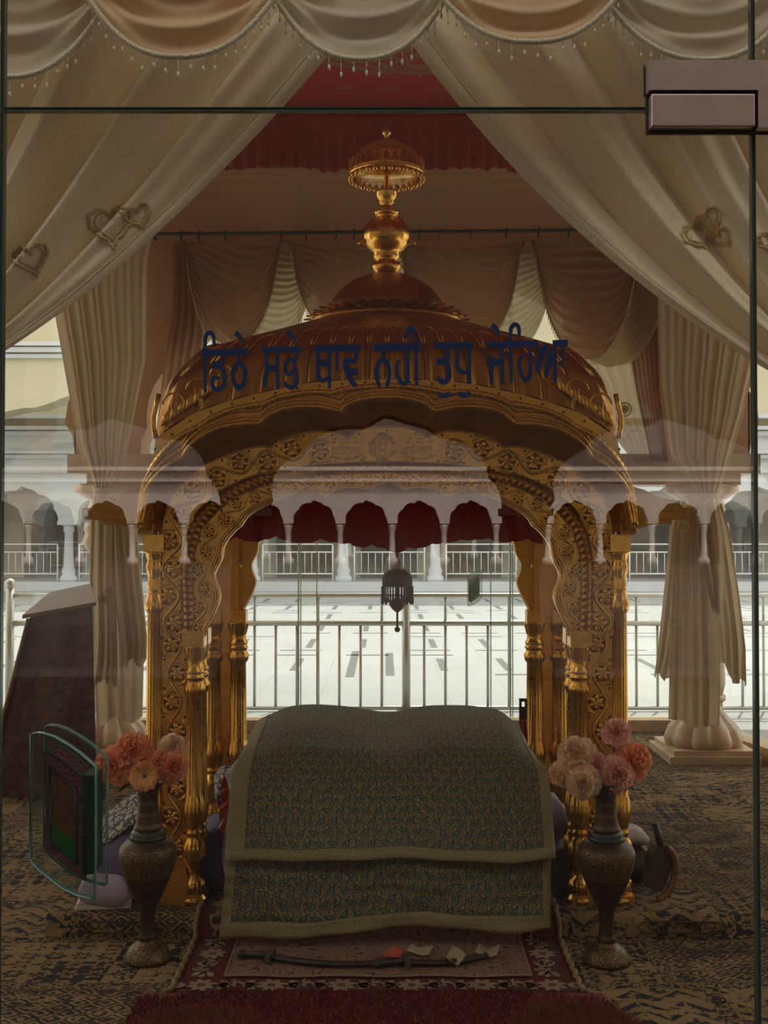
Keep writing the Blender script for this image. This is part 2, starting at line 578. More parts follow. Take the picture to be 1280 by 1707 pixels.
# ------------------------------------------------------------------ mesh builder
class MB:
    def __init__(s):
        s.v, s.f, s.mi, s.sm, s.uv = [], [], [], [], []

    def add(s, verts, faces, mi=0, smooth=True, uvs=None):
        o = len(s.v)
        s.v.extend([tuple(p) for p in verts])
        for k, f in enumerate(faces):
            s.f.append([i + o for i in f])
            s.mi.append(mi)
            s.sm.append(smooth)
            s.uv.append([uvs[i] for i in f] if uvs is not None else None)
        return o

    def box(s, lo, hi, mi=0, mat=None):
        (a, b, c), (d, e, f) = lo, hi
        vs = [(a, b, c), (d, b, c), (d, e, c), (a, e, c), (a, b, f), (d, b, f), (d, e, f), (a, e, f)]
        if mat is not None:
            vs = [mat @ Vector(p) for p in vs]
        s.add(vs, [(0, 3, 2, 1), (4, 5, 6, 7), (0, 1, 5, 4), (1, 2, 6, 5), (2, 3, 7, 6), (3, 0, 4, 7)], mi, False)

    def grid(s, fn, nu, nv, mi=0, smooth=True, uvf=None, closed_u=False):
        vs, uv = [], []
        for j in range(nv + 1):
            for i in range(nu + (0 if closed_u else 1)):
                vs.append(fn(i / nu, j / nv))
                if uvf:
                    uv.append(uvf(i / nu, j / nv))
        w = nu if closed_u else nu + 1
        fs = []
        for j in range(nv):
            for i in range(nu):
                i2 = (i + 1) % w if closed_u else i + 1
                fs.append((j * w + i, j * w + i2, (j + 1) * w + i2, (j + 1) * w + i))
        s.add(vs, fs, mi, smooth, uv if uvf else None)

    def strip(s, A, B, mi=0, smooth=False):
        n = len(A)
        s.add(list(A) + list(B), [(i, i + 1, n + i + 1, n + i) for i in range(n - 1)], mi, smooth)

    def tube(s, path, r, seg=8, mi=0, closed=False, twist=0.0, ridges=0, cap=True, rfn=None):
        path = [Vector(p) for p in path]
        n = len(path)
        if n < 2:
            return
        vs = []
        up = None
        for i, p in enumerate(path):
            if closed:
                t = path[(i + 1) % n] - path[i - 1]
            else:
                t = path[min(i + 1, n - 1)] - path[max(i - 1, 0)]
            if t.length < 1e-9:
                t = Vector((0, 0, 1))
            t.normalize()
            if up is None:
                up = Vector((0, 0, 1)) if abs(t.z) < 0.9 else Vector((1, 0, 0))
            a = up - t * up.dot(t)
            if a.length < 1e-6:
                a = Vector((1, 0, 0)).cross(t)
            a.normalize()
            up = a
            b = t.cross(a)
            ri = r(i / (n - 1)) if callable(r) else r
            for k in range(seg):
                th = 2 * pi * k / seg
                rr = ri
                if ridges:
                    rr = ri * (1 + 0.22 * cos(ridges * (th + twist * i)))
                vs.append(p + a * (rr * cos(th)) + b * (rr * sin(th)))
        fs = []
        for i in range(n if closed else n - 1):
            i2 = (i + 1) % n
            for k in range(seg):
                k2 = (k + 1) % seg
                fs.append((i * seg + k, i * seg + k2, i2 * seg + k2, i2 * seg + k))
        if cap and not closed:
            fs.append(tuple(range(seg - 1, -1, -1)))
            fs.append(tuple((n - 1) * seg + k for k in range(seg)))
        s.add(vs, fs, mi, True)

    def lathe(s, prof, seg=32, c=(0, 0, 0), mi=0, flute=None, smooth=True):
        """prof = [(r, z)], flute(theta, z) multiplies the radius"""
        vs = []
        for r, z in prof:
            for k in range(seg):
                th = 2 * pi * k / seg
                rr = r * (flute(th, z) if flute else 1)
                vs.append((c[0] + rr * cos(th), c[1] + rr * sin(th), c[2] + z))
        fs = []
        for i in range(len(prof) - 1):
            for k in range(seg):
                k2 = (k + 1) % seg
                fs.append((i * seg + k, i * seg + k2, (i + 1) * seg + k2, (i + 1) * seg + k))
        fs.append(tuple(range(seg - 1, -1, -1)))
        fs.append(tuple((len(prof) - 1) * seg + k for k in range(seg)))
        s.add(vs, fs, mi, smooth)

    def ball(s, c, r, seg=10, rings=6, mi=0, sc=(1, 1, 1)):
        vs, fs = [], []
        for j in range(rings + 1):
            ph = pi * j / rings
            for k in range(seg):
                th = 2 * pi * k / seg
                vs.append((c[0] + r * sc[0] * sin(ph) * cos(th), c[1] + r * sc[1] * sin(ph) * sin(th), c[2] + r * sc[2] * cos(ph)))
        for j in range(rings):
            for k in range(seg):
                k2 = (k + 1) % seg
                fs.append((j * seg + k, (j + 1) * seg + k, (j + 1) * seg + k2, j * seg + k2))
        s.add(vs, fs, mi, True)

    def poly(s, pts, mi=0):
        s.add(pts, [tuple(range(len(pts)))], mi, False)

    def prism(s, pts, vec, mi=0, side=None, smooth=False):
        """flat outline pushed along vec"""
        n = len(pts)
        pts = [Vector(p) for p in pts]
        q = [p + Vector(vec) for p in pts]
        s.add(pts, [tuple(range(n))], mi, False)
        s.add(q, [tuple(range(n - 1, -1, -1))], mi, False)
        s.add(pts + q, [(i, n + i, n + (i + 1) % n, (i + 1) % n) for i in range(n)], mi if side is None else side, smooth)

    def xform(s, mat, start=0):
        for i in range(start, len(s.v)):
            s.v[i] = tuple(mat @ Vector(s.v[i]))

    def mesh(s, name, mats):
        me = bpy.data.meshes.new(name)
        me.from_pydata(s.v, [], s.f)
        mats = mats if isinstance(mats, (list, tuple)) else [mats]
        for m in mats:
            me.materials.append(m)
        me.polygons.foreach_set('material_index', s.mi)
        me.polygons.foreach_set('use_smooth', s.sm)
        if any(u is not None for u in s.uv):
            lay = me.uv_layers.new(name='UVMap')
            arr = []
            for f, u in zip(s.f, s.uv):
                if u is None:
                    arr.extend([0.0, 0.0] * len(f))
                else:
                    for q in u:
                        arr.extend(q)
            lay.data.foreach_set('uv', arr)
        me.update()
        return me

    def build(s, name, mats, parent=None, loc=None):
        o = bpy.data.objects.new(name, s.mesh(name, mats))
        COL.objects.link(o)
        if parent is not None:
            o.parent = parent
        if loc is not None:
            o.location = loc
        return o


def tag(o, label, cat, group=None, kind=None):
    o['label'] = label
    o['category'] = cat
    if group:
        o['group'] = group
    if kind:
        o['kind'] = kind
    return o


def thing(name, label, cat, loc=(0, 0, 0), rz=0.0, group=None, parent=None):
    o = bpy.data.objects.new(name, None)
    o.empty_display_size = 0.1
    COL.objects.link(o)
    o.location = loc
    o.rotation_euler = (0, 0, rz)
    return tag(o, label, cat, group)


def part_empty(name, parent, loc=(0, 0, 0)):
    o = bpy.data.objects.new(name, None)
    o.empty_display_size = 0.05
    COL.objects.link(o)
    o.parent = parent
    o.location = loc
    return o


def struct(mb, name, mats, parent=None):
    o = mb.build(name, mats, parent)
    o['kind'] = 'structure'
    return o


def resample(pts, n):
    pts = [Vector(p) for p in pts]
    L = [0.0]
    for a, b in zip(pts, pts[1:]):
        L.append(L[-1] + (b - a).length)
    out, k = [], 0
    for i in range(n + 1):
        d = L[-1] * i / n
        while k < len(pts) - 2 and L[k + 1] < d:
            k += 1
        seg = L[k + 1] - L[k]
        out.append(pts[k].lerp(pts[k + 1], 0 if seg < 1e-12 else min(1, max(0, (d - L[k]) / seg))))
    return out


def smooth_line(pts, n):
    """Catmull-Rom through pts, then evenly resampled"""
    pts = [Vector(p) for p in pts]
    q = [pts[0] * 2 - pts[1]] + pts + [pts[-1] * 2 - pts[-2]]
    out = []
    for i in range(1, len(q) - 2):
        for k in range(8):
            t = k / 8
            a, b, c, d = q[i - 1], q[i], q[i + 1], q[i + 2]
            out.append(0.5 * ((2 * b) + (c - a) * t + (2 * a - 5 * b + 4 * c - d) * t * t + (3 * b - a - 3 * c + d) * t ** 3))
    out.append(pts[-1])
    return resample(out, n)


# ------------------------------------------------------------------ the setting
def arch_line(cx, w, zs, zp, n=48, lobes=4, cusp=0.075, ogee=0.07):
    """cusped (multifoil) arch from left springing to right springing, as (x, z)"""
    pts = []
    for i in range(n + 1):
        t = i / n
        th = pi * (1 - t)
        k = 1 - cusp * (1 - abs(sin(th * (lobes + 0.5) + pi / 2)) ** 0.7) if 0.02 < t < 0.98 else 1
        x = cx + w * cos(th) * k
        z = zs + (zp - zs) * (1 - ogee) * (sin(th) ** 0.85) * k + (zp - zs) * ogee * math.exp(-((t - 0.5) / 0.035) ** 2)
        pts.append((x, z))
    return pts


def arch_wall(mb, centres, w, pitch, zs, zp, ztop, y0, y1, lobes=4, pier_bottom=None, mi=0, soffit=0):
    """wall between y0 (seen side) and y1 with arched openings; the piers below the springing are left to columns"""
    for cx in centres:
        a = arch_line(cx, w, zs, zp, lobes=lobes)
        a = [(cx - pitch / 2, zs)] + a + [(cx + pitch / 2, zs)]
        n = len(a)
        for y in (y0, y1):
            mb.poly([(x, y, z) for x, z in a] + [(cx + pitch / 2, y, ztop), (cx - pitch / 2, y, ztop)], mi)
        mb.strip([(x, y0, z) for x, z in a], [(x, y1, z) for x, z in a], soffit)
        mb.strip([(a[0][0], y0, ztop), (a[-1][0], y0, ztop)], [(a[0][0], y1, ztop), (a[-1][0], y1, ztop)], mi)


GY = 1.735           # front glass
RY = 8.7             # rear glass
LW = [(-0.60, GY), (-3.1, GY), (-3.1, 4.4), (-2.0, RY)]
RW = [(0.58, GY), (3.4, GY), (3.4, 4.5), (2.33, RY)]

mb = MB()
mb.box((-4.2, GY - 0.3, -0.3), (4.5, 9.9, 0.0))
struct(mb, 'floor', M['paving'])

mb = MB()
mb.box((-60, 9.9, -0.35), (60, 70, -0.05))
struct(mb, 'ground', M['paving'])
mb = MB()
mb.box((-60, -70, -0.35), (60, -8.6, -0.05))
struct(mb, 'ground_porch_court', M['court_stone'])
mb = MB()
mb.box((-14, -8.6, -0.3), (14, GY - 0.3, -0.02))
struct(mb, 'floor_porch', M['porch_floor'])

mb = MB()   # roof slab of the pavilion, rear eave lengthened to keep out the sun
mb.box((-4.6, 1.6, 4.6), (5.0, 11.1, 4.85))
struct(mb, 'ceiling', M['plaster'])

mb = MB()   # rear wall: broad cusped arch between the two columns, piers standing on them
a = arch_line(0.155, 1.80, 2.07, 3.42, n=64, lobes=5, cusp=0.05)
a = [(-2.09, 2.07)] + a + [(2.47, 2.07)]
for y in (7.5, 7.8):
    mb.poly([(x, y, z) for x, z in a] + [(2.47, y, 4.6), (-2.09, y, 4.6)])
mb.strip([(x, 7.5, z) for x, z in a], [(x, 7.8, z) for x, z in a])
for x in (-2.09, 2.47):
    mb.box((x - 0.005, 7.5, 2.07), (x + 0.005, 7.8, 4.6))
mb.box((-2.09, 7.47, 3.86), (2.47, 7.5, 3.94))
mb.box((-2.09, 7.44, 3.94), (2.47, 7.5, 4.0))
struct(mb, 'wall_rear', M['plaster'])

mb = MB()   # scalloped brackets beside the left and right piers
for sx, xe in ((-1, -2.09), (1, 2.47)):
    pts = [(xe, 2.07), (xe + sx * 0.02, 2.2), (xe + sx * 0.07, 2.28), (xe + sx * 0.05, 2.42), (xe + sx * 0.0, 2.5), (xe + sx * 0.05, 2.62), (xe + sx * 0.03, 2.8), (xe, 2.9)]
    mb.prism([(x, 7.5, z) for x, z in pts], (0, 0.28, 0))
struct(mb, 'wall_rear_scallops', M['plaster'])

mb = MB()   # beam resting on the two columns
mb.box((-2.12, 7.42, 1.935), (2.52, 7.86, 2.065))
mb.box((-2.0, 7.46, 1.86), (2.4, 7.8, 1.935))
struct(mb, 'beam_rear', M['marble_tan'])


def band_wall(pts, z0, z1, th=0.08):
    m = MB()
    for (x0, y0), (x1, y1) in zip(pts, pts[1:]):
        d = Vector((x1 - x0, y1 - y0, 0))
        n = Vector((-d.y, d.x, 0)).normalized() * th / 2
        c = [Vector((x0, y0, 0)) - n, Vector((x1, y1, 0)) - n, Vector((x1, y1, 0)) + n, Vector((x0, y0, 0)) + n]
        vs = [p + Vector((0, 0, z0)) for p in c] + [p + Vector((0, 0, z1)) for p in c]
        m.add(vs, [(0, 3, 2, 1), (4, 5, 6, 7), (0, 1, 5, 4), (1, 2, 6, 5), (2, 3, 7, 6), (3, 0, 4, 7)], 0, False)
    return m


struct(band_wall(LW, 3.6, 4.6, 0.1), 'wall_left', M['plaster'])
struct(band_wall(RW, 3.6, 4.6, 0.1), 'wall_right', M['plaster'])
struct(band_wall([(-0.6, GY), (0.58, GY)], 3.6, 4.6, 0.1), 'wall_front', M['plaster'])
struct(band_wall([(-2.0, RY), (2.33, RY)], 3.75, 4.6, 0.1), 'wall_rear_lintel', M['plaster'])
struct(band_wall(LW[1:], 0.0, 0.1, 0.2), 'baseboard_left', M['marble_tan'])
struct(band_wall(RW[1:], 0.0, 0.1, 0.2), 'baseboard_right', M['marble_tan'])
struct(band_wall([(-2.0, RY), (2.33, RY)], 0.0, 0.09, 0.2), 'baseboard_rear', M['marble_tan'])
# glass sides
for k, (p, q) in enumerate(list(zip(LW[1:], LW[2:])) + list(zip(RW[1:], RW[2:]))):
    struct(band_wall([p, q], 0.1, 3.6, 0.010), 'window_%d' % (k + 1), M['pane'])


def pane(name, x0, x1, z0, z1, y, th=0.012, edges=True, parent=None, dark=0.0015):
    """frameless sheet of glass with green polished edges"""
    m = MB()
    a, b = y - th / 2, y + th / 2
    m.add([(x0, a, z0), (x1, a, z0), (x1, a, z1), (x0, a, z1)], [(0, 1, 2, 3)], 0, False)
    m.add([(x0, b, z0), (x1, b, z0), (x1, b, z1), (x0, b, z1)], [(3, 2, 1, 0)], 0, False)
    e = 0.0012
    if edges:
        for (p, q, r, s_) in ((x0 - e, x0, z0, z1), (x1, x1 + e, z0, z1)):
            m.box((p, a, r), (q, b, s_), 1)
        for (r, s_) in ((z0 - e, z0), (z1, z1 + e)):
            m.box((x0, a, r), (x1, b, s_), 1)
    o = m.build(name, [M['pane'], M['pane_edge']], parent)
    if parent is None:
        o['kind'] = 'structure'
    return o


XL, XR, ZS = (5 - 640) / 1066, (1254 - 640) / 1066, 2.197
pane('window_5', XL, XR + 0.0, ZS + 0.003, 3.6, GY)
pane('window_6', XR + 0.007, 3.38, 0.03, 3.6, GY)
pane('window_7', -3.08, XL - 0.007, 0.03, 3.6, GY)
door = pane('door_1', XL, XR, 0.02, ZS - 0.003, GY)
# dark rubber seams between the sheets
mb = MB()
mb.box((XL - 0.0055, GY - 0.004, 0.0), (XL - 0.0015, GY + 0.004, 3.6))
mb.box((XR + 0.0015, GY - 0.004, 0.0), (XR + 0.0055, GY + 0.004, 3.6))
mb.box((XL, GY - 0.004, ZS - 0.0012), (XR, GY + 0.004, ZS + 0.0012))
struct(mb, 'trim_1', M['edge_dark'])

# rear wall of glass: side sheets and a door with its crystal handle
rx0, rx1 = (500 - 640) / 212.6, (852 - 640) / 212.6
pane('window_8', -1.98, rx0 - 0.01, 0.09, 3.75, RY, edges=False)
pane('window_9', rx1 + 0.01, 2.31, 0.09, 3.75, RY, edges=False)
door2 = pane('door_2', rx0, rx1, 0.1, 3.74, RY, edges=False)
mb = MB()
for x in (rx0, rx1):
    mb.box((x - 0.016, RY - 0.008, 0.1), (x - 0.004, RY + 0.008, 3.7))
    mb.box((x + 0.004, RY - 0.008, 0.1), (x + 0.012, RY + 0.008, 3.7))
for px in (528, 818):
    x = (px - 640) / 212.6
    mb.box((x - 0.004, RY + 0.02, 0.1), (x + 0.004, RY + 0.026, 3.7))
struct(mb, 'trim_2', M['edge_light'])

for nm_, x_ in (('wall_light_block_left', -8.0), ('wall_light_block_right', 7.5)):  # unseen walls added to cut sky light from the sides
    mb = MB()
    mb.box((x_, -8.2, -0.02), (x_ + 0.5, 7.5, 5.0))
    struct(mb, nm_, M['flank'])

# ---- porch on the photographer's side (its reflection lies on the glass)
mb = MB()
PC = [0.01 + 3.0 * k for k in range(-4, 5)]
arch_wall(mb, PC, 1.27, 3.0, 1.80, 2.80, 13.5, -8.2, -8.6, lobes=4)  # extra height above the arches added to cut sky light
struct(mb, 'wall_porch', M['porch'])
mb = MB()
for k in range(-4, 6):
    x = 0.01 + 3.0 * (k - 0.5)
    mb.lathe([(0.3, 0), (0.3, 0.18), (0.2, 0.3), (0.16, 0.5), (0.14, 1.4), (0.2, 1.55), (0.24, 1.7), (0.26, 1.8)], 12, (x, -8.4, -0.02), 0)
    mb.box((x - 0.27, -8.62, 1.72), (x + 0.27, -8.18, 1.8))
struct(mb, 'column_porch', M['porch'])
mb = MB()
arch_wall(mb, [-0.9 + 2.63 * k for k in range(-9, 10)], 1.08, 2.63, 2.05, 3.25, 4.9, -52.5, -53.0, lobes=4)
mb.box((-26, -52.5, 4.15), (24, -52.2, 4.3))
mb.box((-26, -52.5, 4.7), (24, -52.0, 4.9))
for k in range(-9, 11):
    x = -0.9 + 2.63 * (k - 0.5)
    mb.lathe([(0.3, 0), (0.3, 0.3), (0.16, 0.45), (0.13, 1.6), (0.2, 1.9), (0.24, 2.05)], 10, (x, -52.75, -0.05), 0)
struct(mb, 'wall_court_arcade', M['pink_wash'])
mb = MB()
mb.box((-40, -59.0, -0.05), (40, -58.5, 17.0))  # added to screen bright sky above the arcade in the reflection
struct(mb, 'wall_sky_screen', M['sky_screen'])
mb = MB()
mb.box((-26, -55.5, -0.05), (24, -55.3, 4.9))
mb.box((-26, -55.5, 4.8), (24, -53.0, 4.9))
struct(mb, 'wall_court_arcade_inside', M['dark_door'])

# ------------------------------------------------------------------ far side of the marble court
AY = 30.8
arcade = thing('arcade_building', 'long white arcaded building with steel railings across the marble court', 'building', (0, AY, -0.05))
ac = [(113 - 76.6 - 640) / 60 + 2.553 * k for k in range(-6, 18)]


def rel(mb, parent):
    loc = Vector(parent.location)
    mb.v = [tuple(Vector(p) - loc) for p in mb.v]
    return mb


mb = MB()
arch_wall(mb, ac, 1.02, 2.553, 1.86, 2.86, 3.25, AY, AY + 0.4, lobes=4)
x0, x1 = ac[0] - 1.3, ac[-1] + 1.3
mb.box((x0, AY - 0.02, 3.25), (x1, AY + 0.4, 4.3))
rel(mb, arcade).build('wall', M['white_wash'], arcade)
mb = MB()
for z, d, h in ((3.22, 0.1, 0.09), (3.62, 0.22, 0.1), (3.74, 0.32, 0.08), (4.25, 0.2, 0.12), (4.4, 0.35, 0.1), (4.7, 0.5, 0.12)):
    mb.box((x0, AY - d, z), (x1, AY + 0.4, z + h))
rel(mb, arcade).build('cornice', M['white_wash'], arcade)
mb = MB()
mb.box((x0, AY + 0.1, 4.3), (x1, AY + 0.6, 12.5))
rel(mb, arcade).build('upper_wall', M['cream_wash'], arcade)
mb = MB()
mb.box((x0, AY - 0.25, -0.05), (x1, AY + 3.4, 0.2))
rel(mb, arcade).build('plinth', M['white_wash'], arcade)
mb = MB()
mb.box((x0, AY + 3.0, 0.2), (x1, AY + 3.2, 3.3))
mb.box((x0, AY + 0.4, 3.2), (x1, AY + 3.2, 3.4))
rel(mb, arcade).build('inner_wall', M['shade_wall'], arcade)
for k, cx in enumerate(ac):
    m = MB()
    m.box((cx - 0.85, AY + 2.9, 0.2), (cx + 0.85, AY + 3.0, 2.25))
    rel(m, arcade).build('inner_door', M['dark_door'], arcade)
    x = cx - 2.553 / 2
    m = MB()
    m.lathe([(0.24, 0), (0.24, 0.12), (0.17, 0.2), (0.2, 0.3), (0.15, 0.42), (0.13, 0.9), (0.115, 1.35), (0.16, 1.42), (0.14, 1.5), (0.22, 1.66)], 12, (x, AY + 0.15, 0.2), 0)
    m.box((x - 0.27, AY - 0.05, 1.78), (x + 0.27, AY + 0.4, 1.88))
    rel(m, arcade).build('column', M['white_wash'], arcade)
    m = MB()
    for z in (0.42, 1.02, 1.24):
        m.tube([(x + 0.3, AY + 0.12, z), (x + 2.25, AY + 0.12, z)], 0.022, 6)
    for q in range(11):
        xx = x + 0.3 + q * 0.195
        m.tube([(xx, AY + 0.12, 0.2 if q in (0, 10) else 0.42), (xx, AY + 0.12, 1.24 if q in (0, 10) else 1.02)], 0.012 if q not in (0, 10) else 0.025, 5)
    rel(m, arcade).build('railing', M['white_paint'], arcade)

# cream arched gateway standing out from it on the left
GW = 27.6
gs = F / GW
gate = thing('arched_gateway', 'cream plastered gateway with one broad scalloped arch at the left', 'gateway', ((110 - 640) / gs, GW, -0.05))
gx = (112 - 640) / gs
mb = MB()
arch_wall(mb, [gx], 2.75, 7.2, 1.53 + 110 / gs, 1.53 + 232 / gs, 1.53 + 560 / gs, GW, GW + 0.9, lobes=2)
rel(mb, gate).build('arch_wall', M['cream_wash'], gate)
for sx in (-1, 1):
    m = MB()
    m.box((gx + sx * 3.17 - 0.43, GW, -0.05), (gx + sx * 3.17 + 0.43, GW + 0.9, 1.53 + 110 / gs))
    rel(m, gate).build('pier', M['cream_wash'], gate)
m = MB()
for z, d, h in ((1.53 + 293 / gs, 0.12, 0.1), (1.53 + 302 / gs, 0.22, 0.12), (1.53 + 312 / gs, 0.3, 0.1)):
    m.box((gx - 3.6, GW - d, z), (gx + 3.6, GW, z + h))
rel(m, gate).build('cornice', M['white_wash'], gate)

# grey inlay bars in the paving
mb = MB()


def inlay(x0, y0, x1, y1):
    mb.box((x0, y0, -0.052), (x1, y1, -0.0485))


def gp(px, py):
    D = 1.58 * F / (py - 890)
    return (px - 640) / F * D, D


for (a_, b_, c_, d_) in ((597, 1085, 578, 1128), (652, 1088, 646, 1126)):
    X0, Y0 = gp(a_, b_)
    X1, Y1 = gp(c_, d_)
    inlay((X0 + X1) / 2 - 0.05, Y1, (X0 + X1) / 2 + 0.05, Y0)
r2 = random.Random(4)
for gy in range(7):
    for gxx in range(-6, 7):
        X0, Y0 = 0.2 + gxx * 1.75, 12.5 + gy * 2.6
        for dx in (-0.5, 0.5):
            if r2.random() < 0.7:
                inlay(X0 + dx - 0.045, Y0 + 0.35, X0 + dx + 0.045, Y0 + 1.6)
        for dy in (0.0, 2.0):
            for sx in (-0.42, 0.42):
                if r2.random() < 0.6:
                    inlay(X0 + sx - 0.28, Y0 + dy - 0.06, X0 + sx + 0.28, Y0 + dy + 0.06)
struct(mb, 'floor_inlay', M['inlay'])


# ------------------------------------------------------------------ steel railing behind the glass
def railing(name, label, p0, p1, spacing=0.183, posts=(), ends=False, off=0.0):
    p0, p1 = Vector((*p0, 0)), Vector((*p1, 0))
    L = (p1 - p0).length
    d = (p1 - p0) / L
    t = thing(name, label, 'railing', tuple(p0), math.atan2(d.y, d.x))
    for nm, z, r in (('top_rail', 1.0, 0.02), ('middle_rail', 0.76, 0.025), ('bottom_rail', 0.03, 0.018)):
        m = MB()
        m.tube([(0, 0, z), (L, 0, z)], r, 10)
        m.build(nm, M['steel'], t)
    n = int((L - off) / spacing)
    for i in range(n + 1):
        x = off + i * spacing
        if any(abs(x - q) < 0.08 for q in posts):
            continue
        m = MB()
        m.tube([(x, 0, 0.03), (x, 0, 0.76)], 0.0125, 8)
        m.build('baluster', M['steel'], t)
        if i % 3 == 1:
            m = MB()
            m.tube([(x, 0, 0.76), (x, 0, 1.0)], 0.012, 8)
            m.build('riser', M['steel'], t)
    for x in posts:
        m = MB()
        m.tube([(x, 0, 0.0), (x, 0, 1.06)], 0.036, 16)
        m.lathe([(0.08, 0), (0.08, 0.012), (0.04, 0.02)], 16, (x, 0, 0.0))
        pp = m.build('post', M['steel'], t)
        m = MB()
        m.ball((x, 0, 1.10), 0.045, 14, 8)
        m.build('ball_cap', M['steel'], pp)
    return t


xr = (677 - 640) / F * 9.6
railing('railing', 'stainless steel railing with upright bars beyond the rear glass', (-3.25, 9.6), (3.9, 9.6), 0.183, posts=(xr + 3.25, 0.02, 7.1), off=(460 - 677) / F * 9.6 + xr + 3.25 - 0.183 * 11)
railing('railing', 'short steel railing running off towards the left edge, half behind the maroon lectern', (-4.6, 6.6), (-3.3, 9.55), 0.2, posts=(0.03,))

# ------------------------------------------------------------------ carpet and the low carpeted step
m = MB()
cp = [(-3.0, GY + 0.06), (3.3, GY + 0.06), (3.3, 4.5), (2.25, RY - 0.12), (-1.92, RY - 0.12), (-3.0, 4.4)]
m.prism([(x, y, 0.0) for x, y in cp], (0, 0, 0.008))
tag(m.build('carpet', M['carpet']), 'patchwork patterned tan and navy carpet covering the whole floor inside the glass', 'carpet')
STEP = 0.09
SY = 4.23


def step_fn(u, v):
    # profile: riser up, rounded edge, top to the back
    x = -1.28 + 2.70 * u
    wob = 0.006 * sin(x * 9) + 0.004 * sin(x * 23 + 1)
    path = [(SY - 0.02 + wob, 0.008), (SY - 0.012 + wob, 0.03), (SY - 0.004 + wob, 0.062), (SY + 0.012, 0.083), (SY + 0.04, STEP), (SY + 0.5, STEP), (SY + 1.9, STEP)]
    k = v * (len(path) - 1)
    i = min(int(k), len(path) - 2)
    f = k - i
    y = path[i][0] * (1 - f) + path[i + 1][0] * f
    z = path[i][1] * (1 - f) + path[i + 1][1] * f
    return (x, y, z)


m = MB()
m.grid(step_fn, 60, 18)
m.prism([(-1.28, SY, 0.006), (-1.28, SY + 1.9, 0.006), (-1.28, SY + 1.9, STEP), (-1.28, SY + 0.03, STEP - 0.004)], (0.004, 0, 0))
m.prism([(1.416, SY, 0.006), (1.416, SY + 1.9, 0.006), (1.416, SY + 1.9, STEP), (1.416, SY + 0.03, STEP - 0.004)], (0.004, 0, 0))
m.box((-1.28, SY + 1.89, 0.006), (1.42, SY + 1.9, STEP))
# woven cartouches along the step
for cx_ in (-0.98, -0.28, 0.42, 1.12):
    for (za, zb, hw) in ((0.03, 0.068, 0.17),):
        p = [(cx_ - hw, SY - 0.0245, (za + zb) / 2), (cx_ - hw + 0.03, SY - 0.0185, zb), (cx_ + hw - 0.03, SY - 0.0185, zb), (cx_ + hw, SY - 0.0245, (za + zb) / 2), (cx_ + hw - 0.03, SY - 0.028, za), (cx_ - hw + 0.03, SY - 0.028, za)]
        m.tube(p, 0.0035, 6, 1, closed=True)
    for q in range(9):
        xx = cx_ - 0.12 + q * 0.03
        m.tube([(xx, SY - 0.024, 0.042), (xx + 0.01 * (q % 3 - 1), SY - 0.021, 0.06)], 0.003, 5, 1)
step = m.build('carpeted_step', [M['carpet'], M['rug_brown']])
tag(step, 'low carpet covered step on which the gilded shrine stands', 'step')

# ------------------------------------------------------------------ the gilded shrine
SX, SYO = 0.012, 4.36
PFX = SX * 1.0
shrine = thing('gilded_shrine', 'large gilded shrine with arched front, four fluted posts and domed canopy roof', 'shrine', (SX, SYO, STEP))
DEP = 1.25           # front posts to rear posts


def fx(px):
    return (px - 645) / 424.3


def fz(py):
    return 1.44 + (890 - py) / 424.3


# relief ornament ---------------------------------------------------
def rosette(mb, to3, cx, cz, R, H, mi=0, petals=6, seg=32, rot=0.0):
    """embossed blossom: two tiers of pointed petals on a darkened ground"""
    dark = mi + 2 if mi == 0 else mi
    pts = [to3(cx + R * (0.98 + 0.1 * cos(5 * t + rot)) * cos(t), cz + R * (0.98 + 0.1 * cos(5 * t + rot)) * sin(t), 0.0008) for t in [2 * pi * k / 24 for k in range(24)]]
    mb.add(pts, [tuple(range(24))], dark, False)
    for k in range(petals):
        a_ = rot + 2 * pi * k / petals
        leafshape(mb, to3, cx + R * 0.22 * cos(a_), cz + R * 0.22 * sin(a_), R * (0.88 + 0.1 * sin(k * 2.3 + rot)), R * 0.36, a_ + 0.18, H * 0.75, mi)
    for k in range(5):
        a_ = rot + 0.5 + 2 * pi * k / 5
        leafshape(mb, to3, cx + R * 0.08 * cos(a_), cz + R * 0.08 * sin(a_), R * 0.52, R * 0.26, a_ - 0.2, H * 1.25, mi)
    n = 10
    c0 = to3(cx, cz, H * 1.35)
    ring = [to3(cx + R * 0.15 * cos(2 * pi * k / n), cz + R * 0.15 * sin(2 * pi * k / n), H * 0.8) for k in range(n)]
    mb.add([c0] + ring, [(0, k + 1, (k + 1) % n + 1) for k in range(n)], mi, True)


def leafshape(mb, to3, cx, cz, L, W, ang, H, mi=0):
    vs, n, wn_ = [], 6, 4
    ca, sa = cos(ang), sin(ang)
    for i in range(n + 1):
        t = i / n
        w = W * sin(pi * t) ** 0.7 * (1 - 0.35 * t)
        for j in range(wn_ + 1):
            q = -1 + 2 * j / wn_
            lx, lz = L * t, w * q
            h = H * (1 - q * q) * (0.4 + 0.6 * sin(pi * min(1, t + 0.1))) - (H * 0.35 if j == wn_ // 2 else 0)
            vs.append(to3(cx + lx * ca - lz * sa, cz + lx * sa + lz * ca, max(0.0, h)))
    fs = []
    for i in range(n):
        for j in range(wn_):
            a_ = i * (wn_ + 1) + j
            fs.append((a_, a_ + 1, a_ + wn_ + 2, a_ + wn_ + 1))
    mb.add(vs, fs, mi, True)


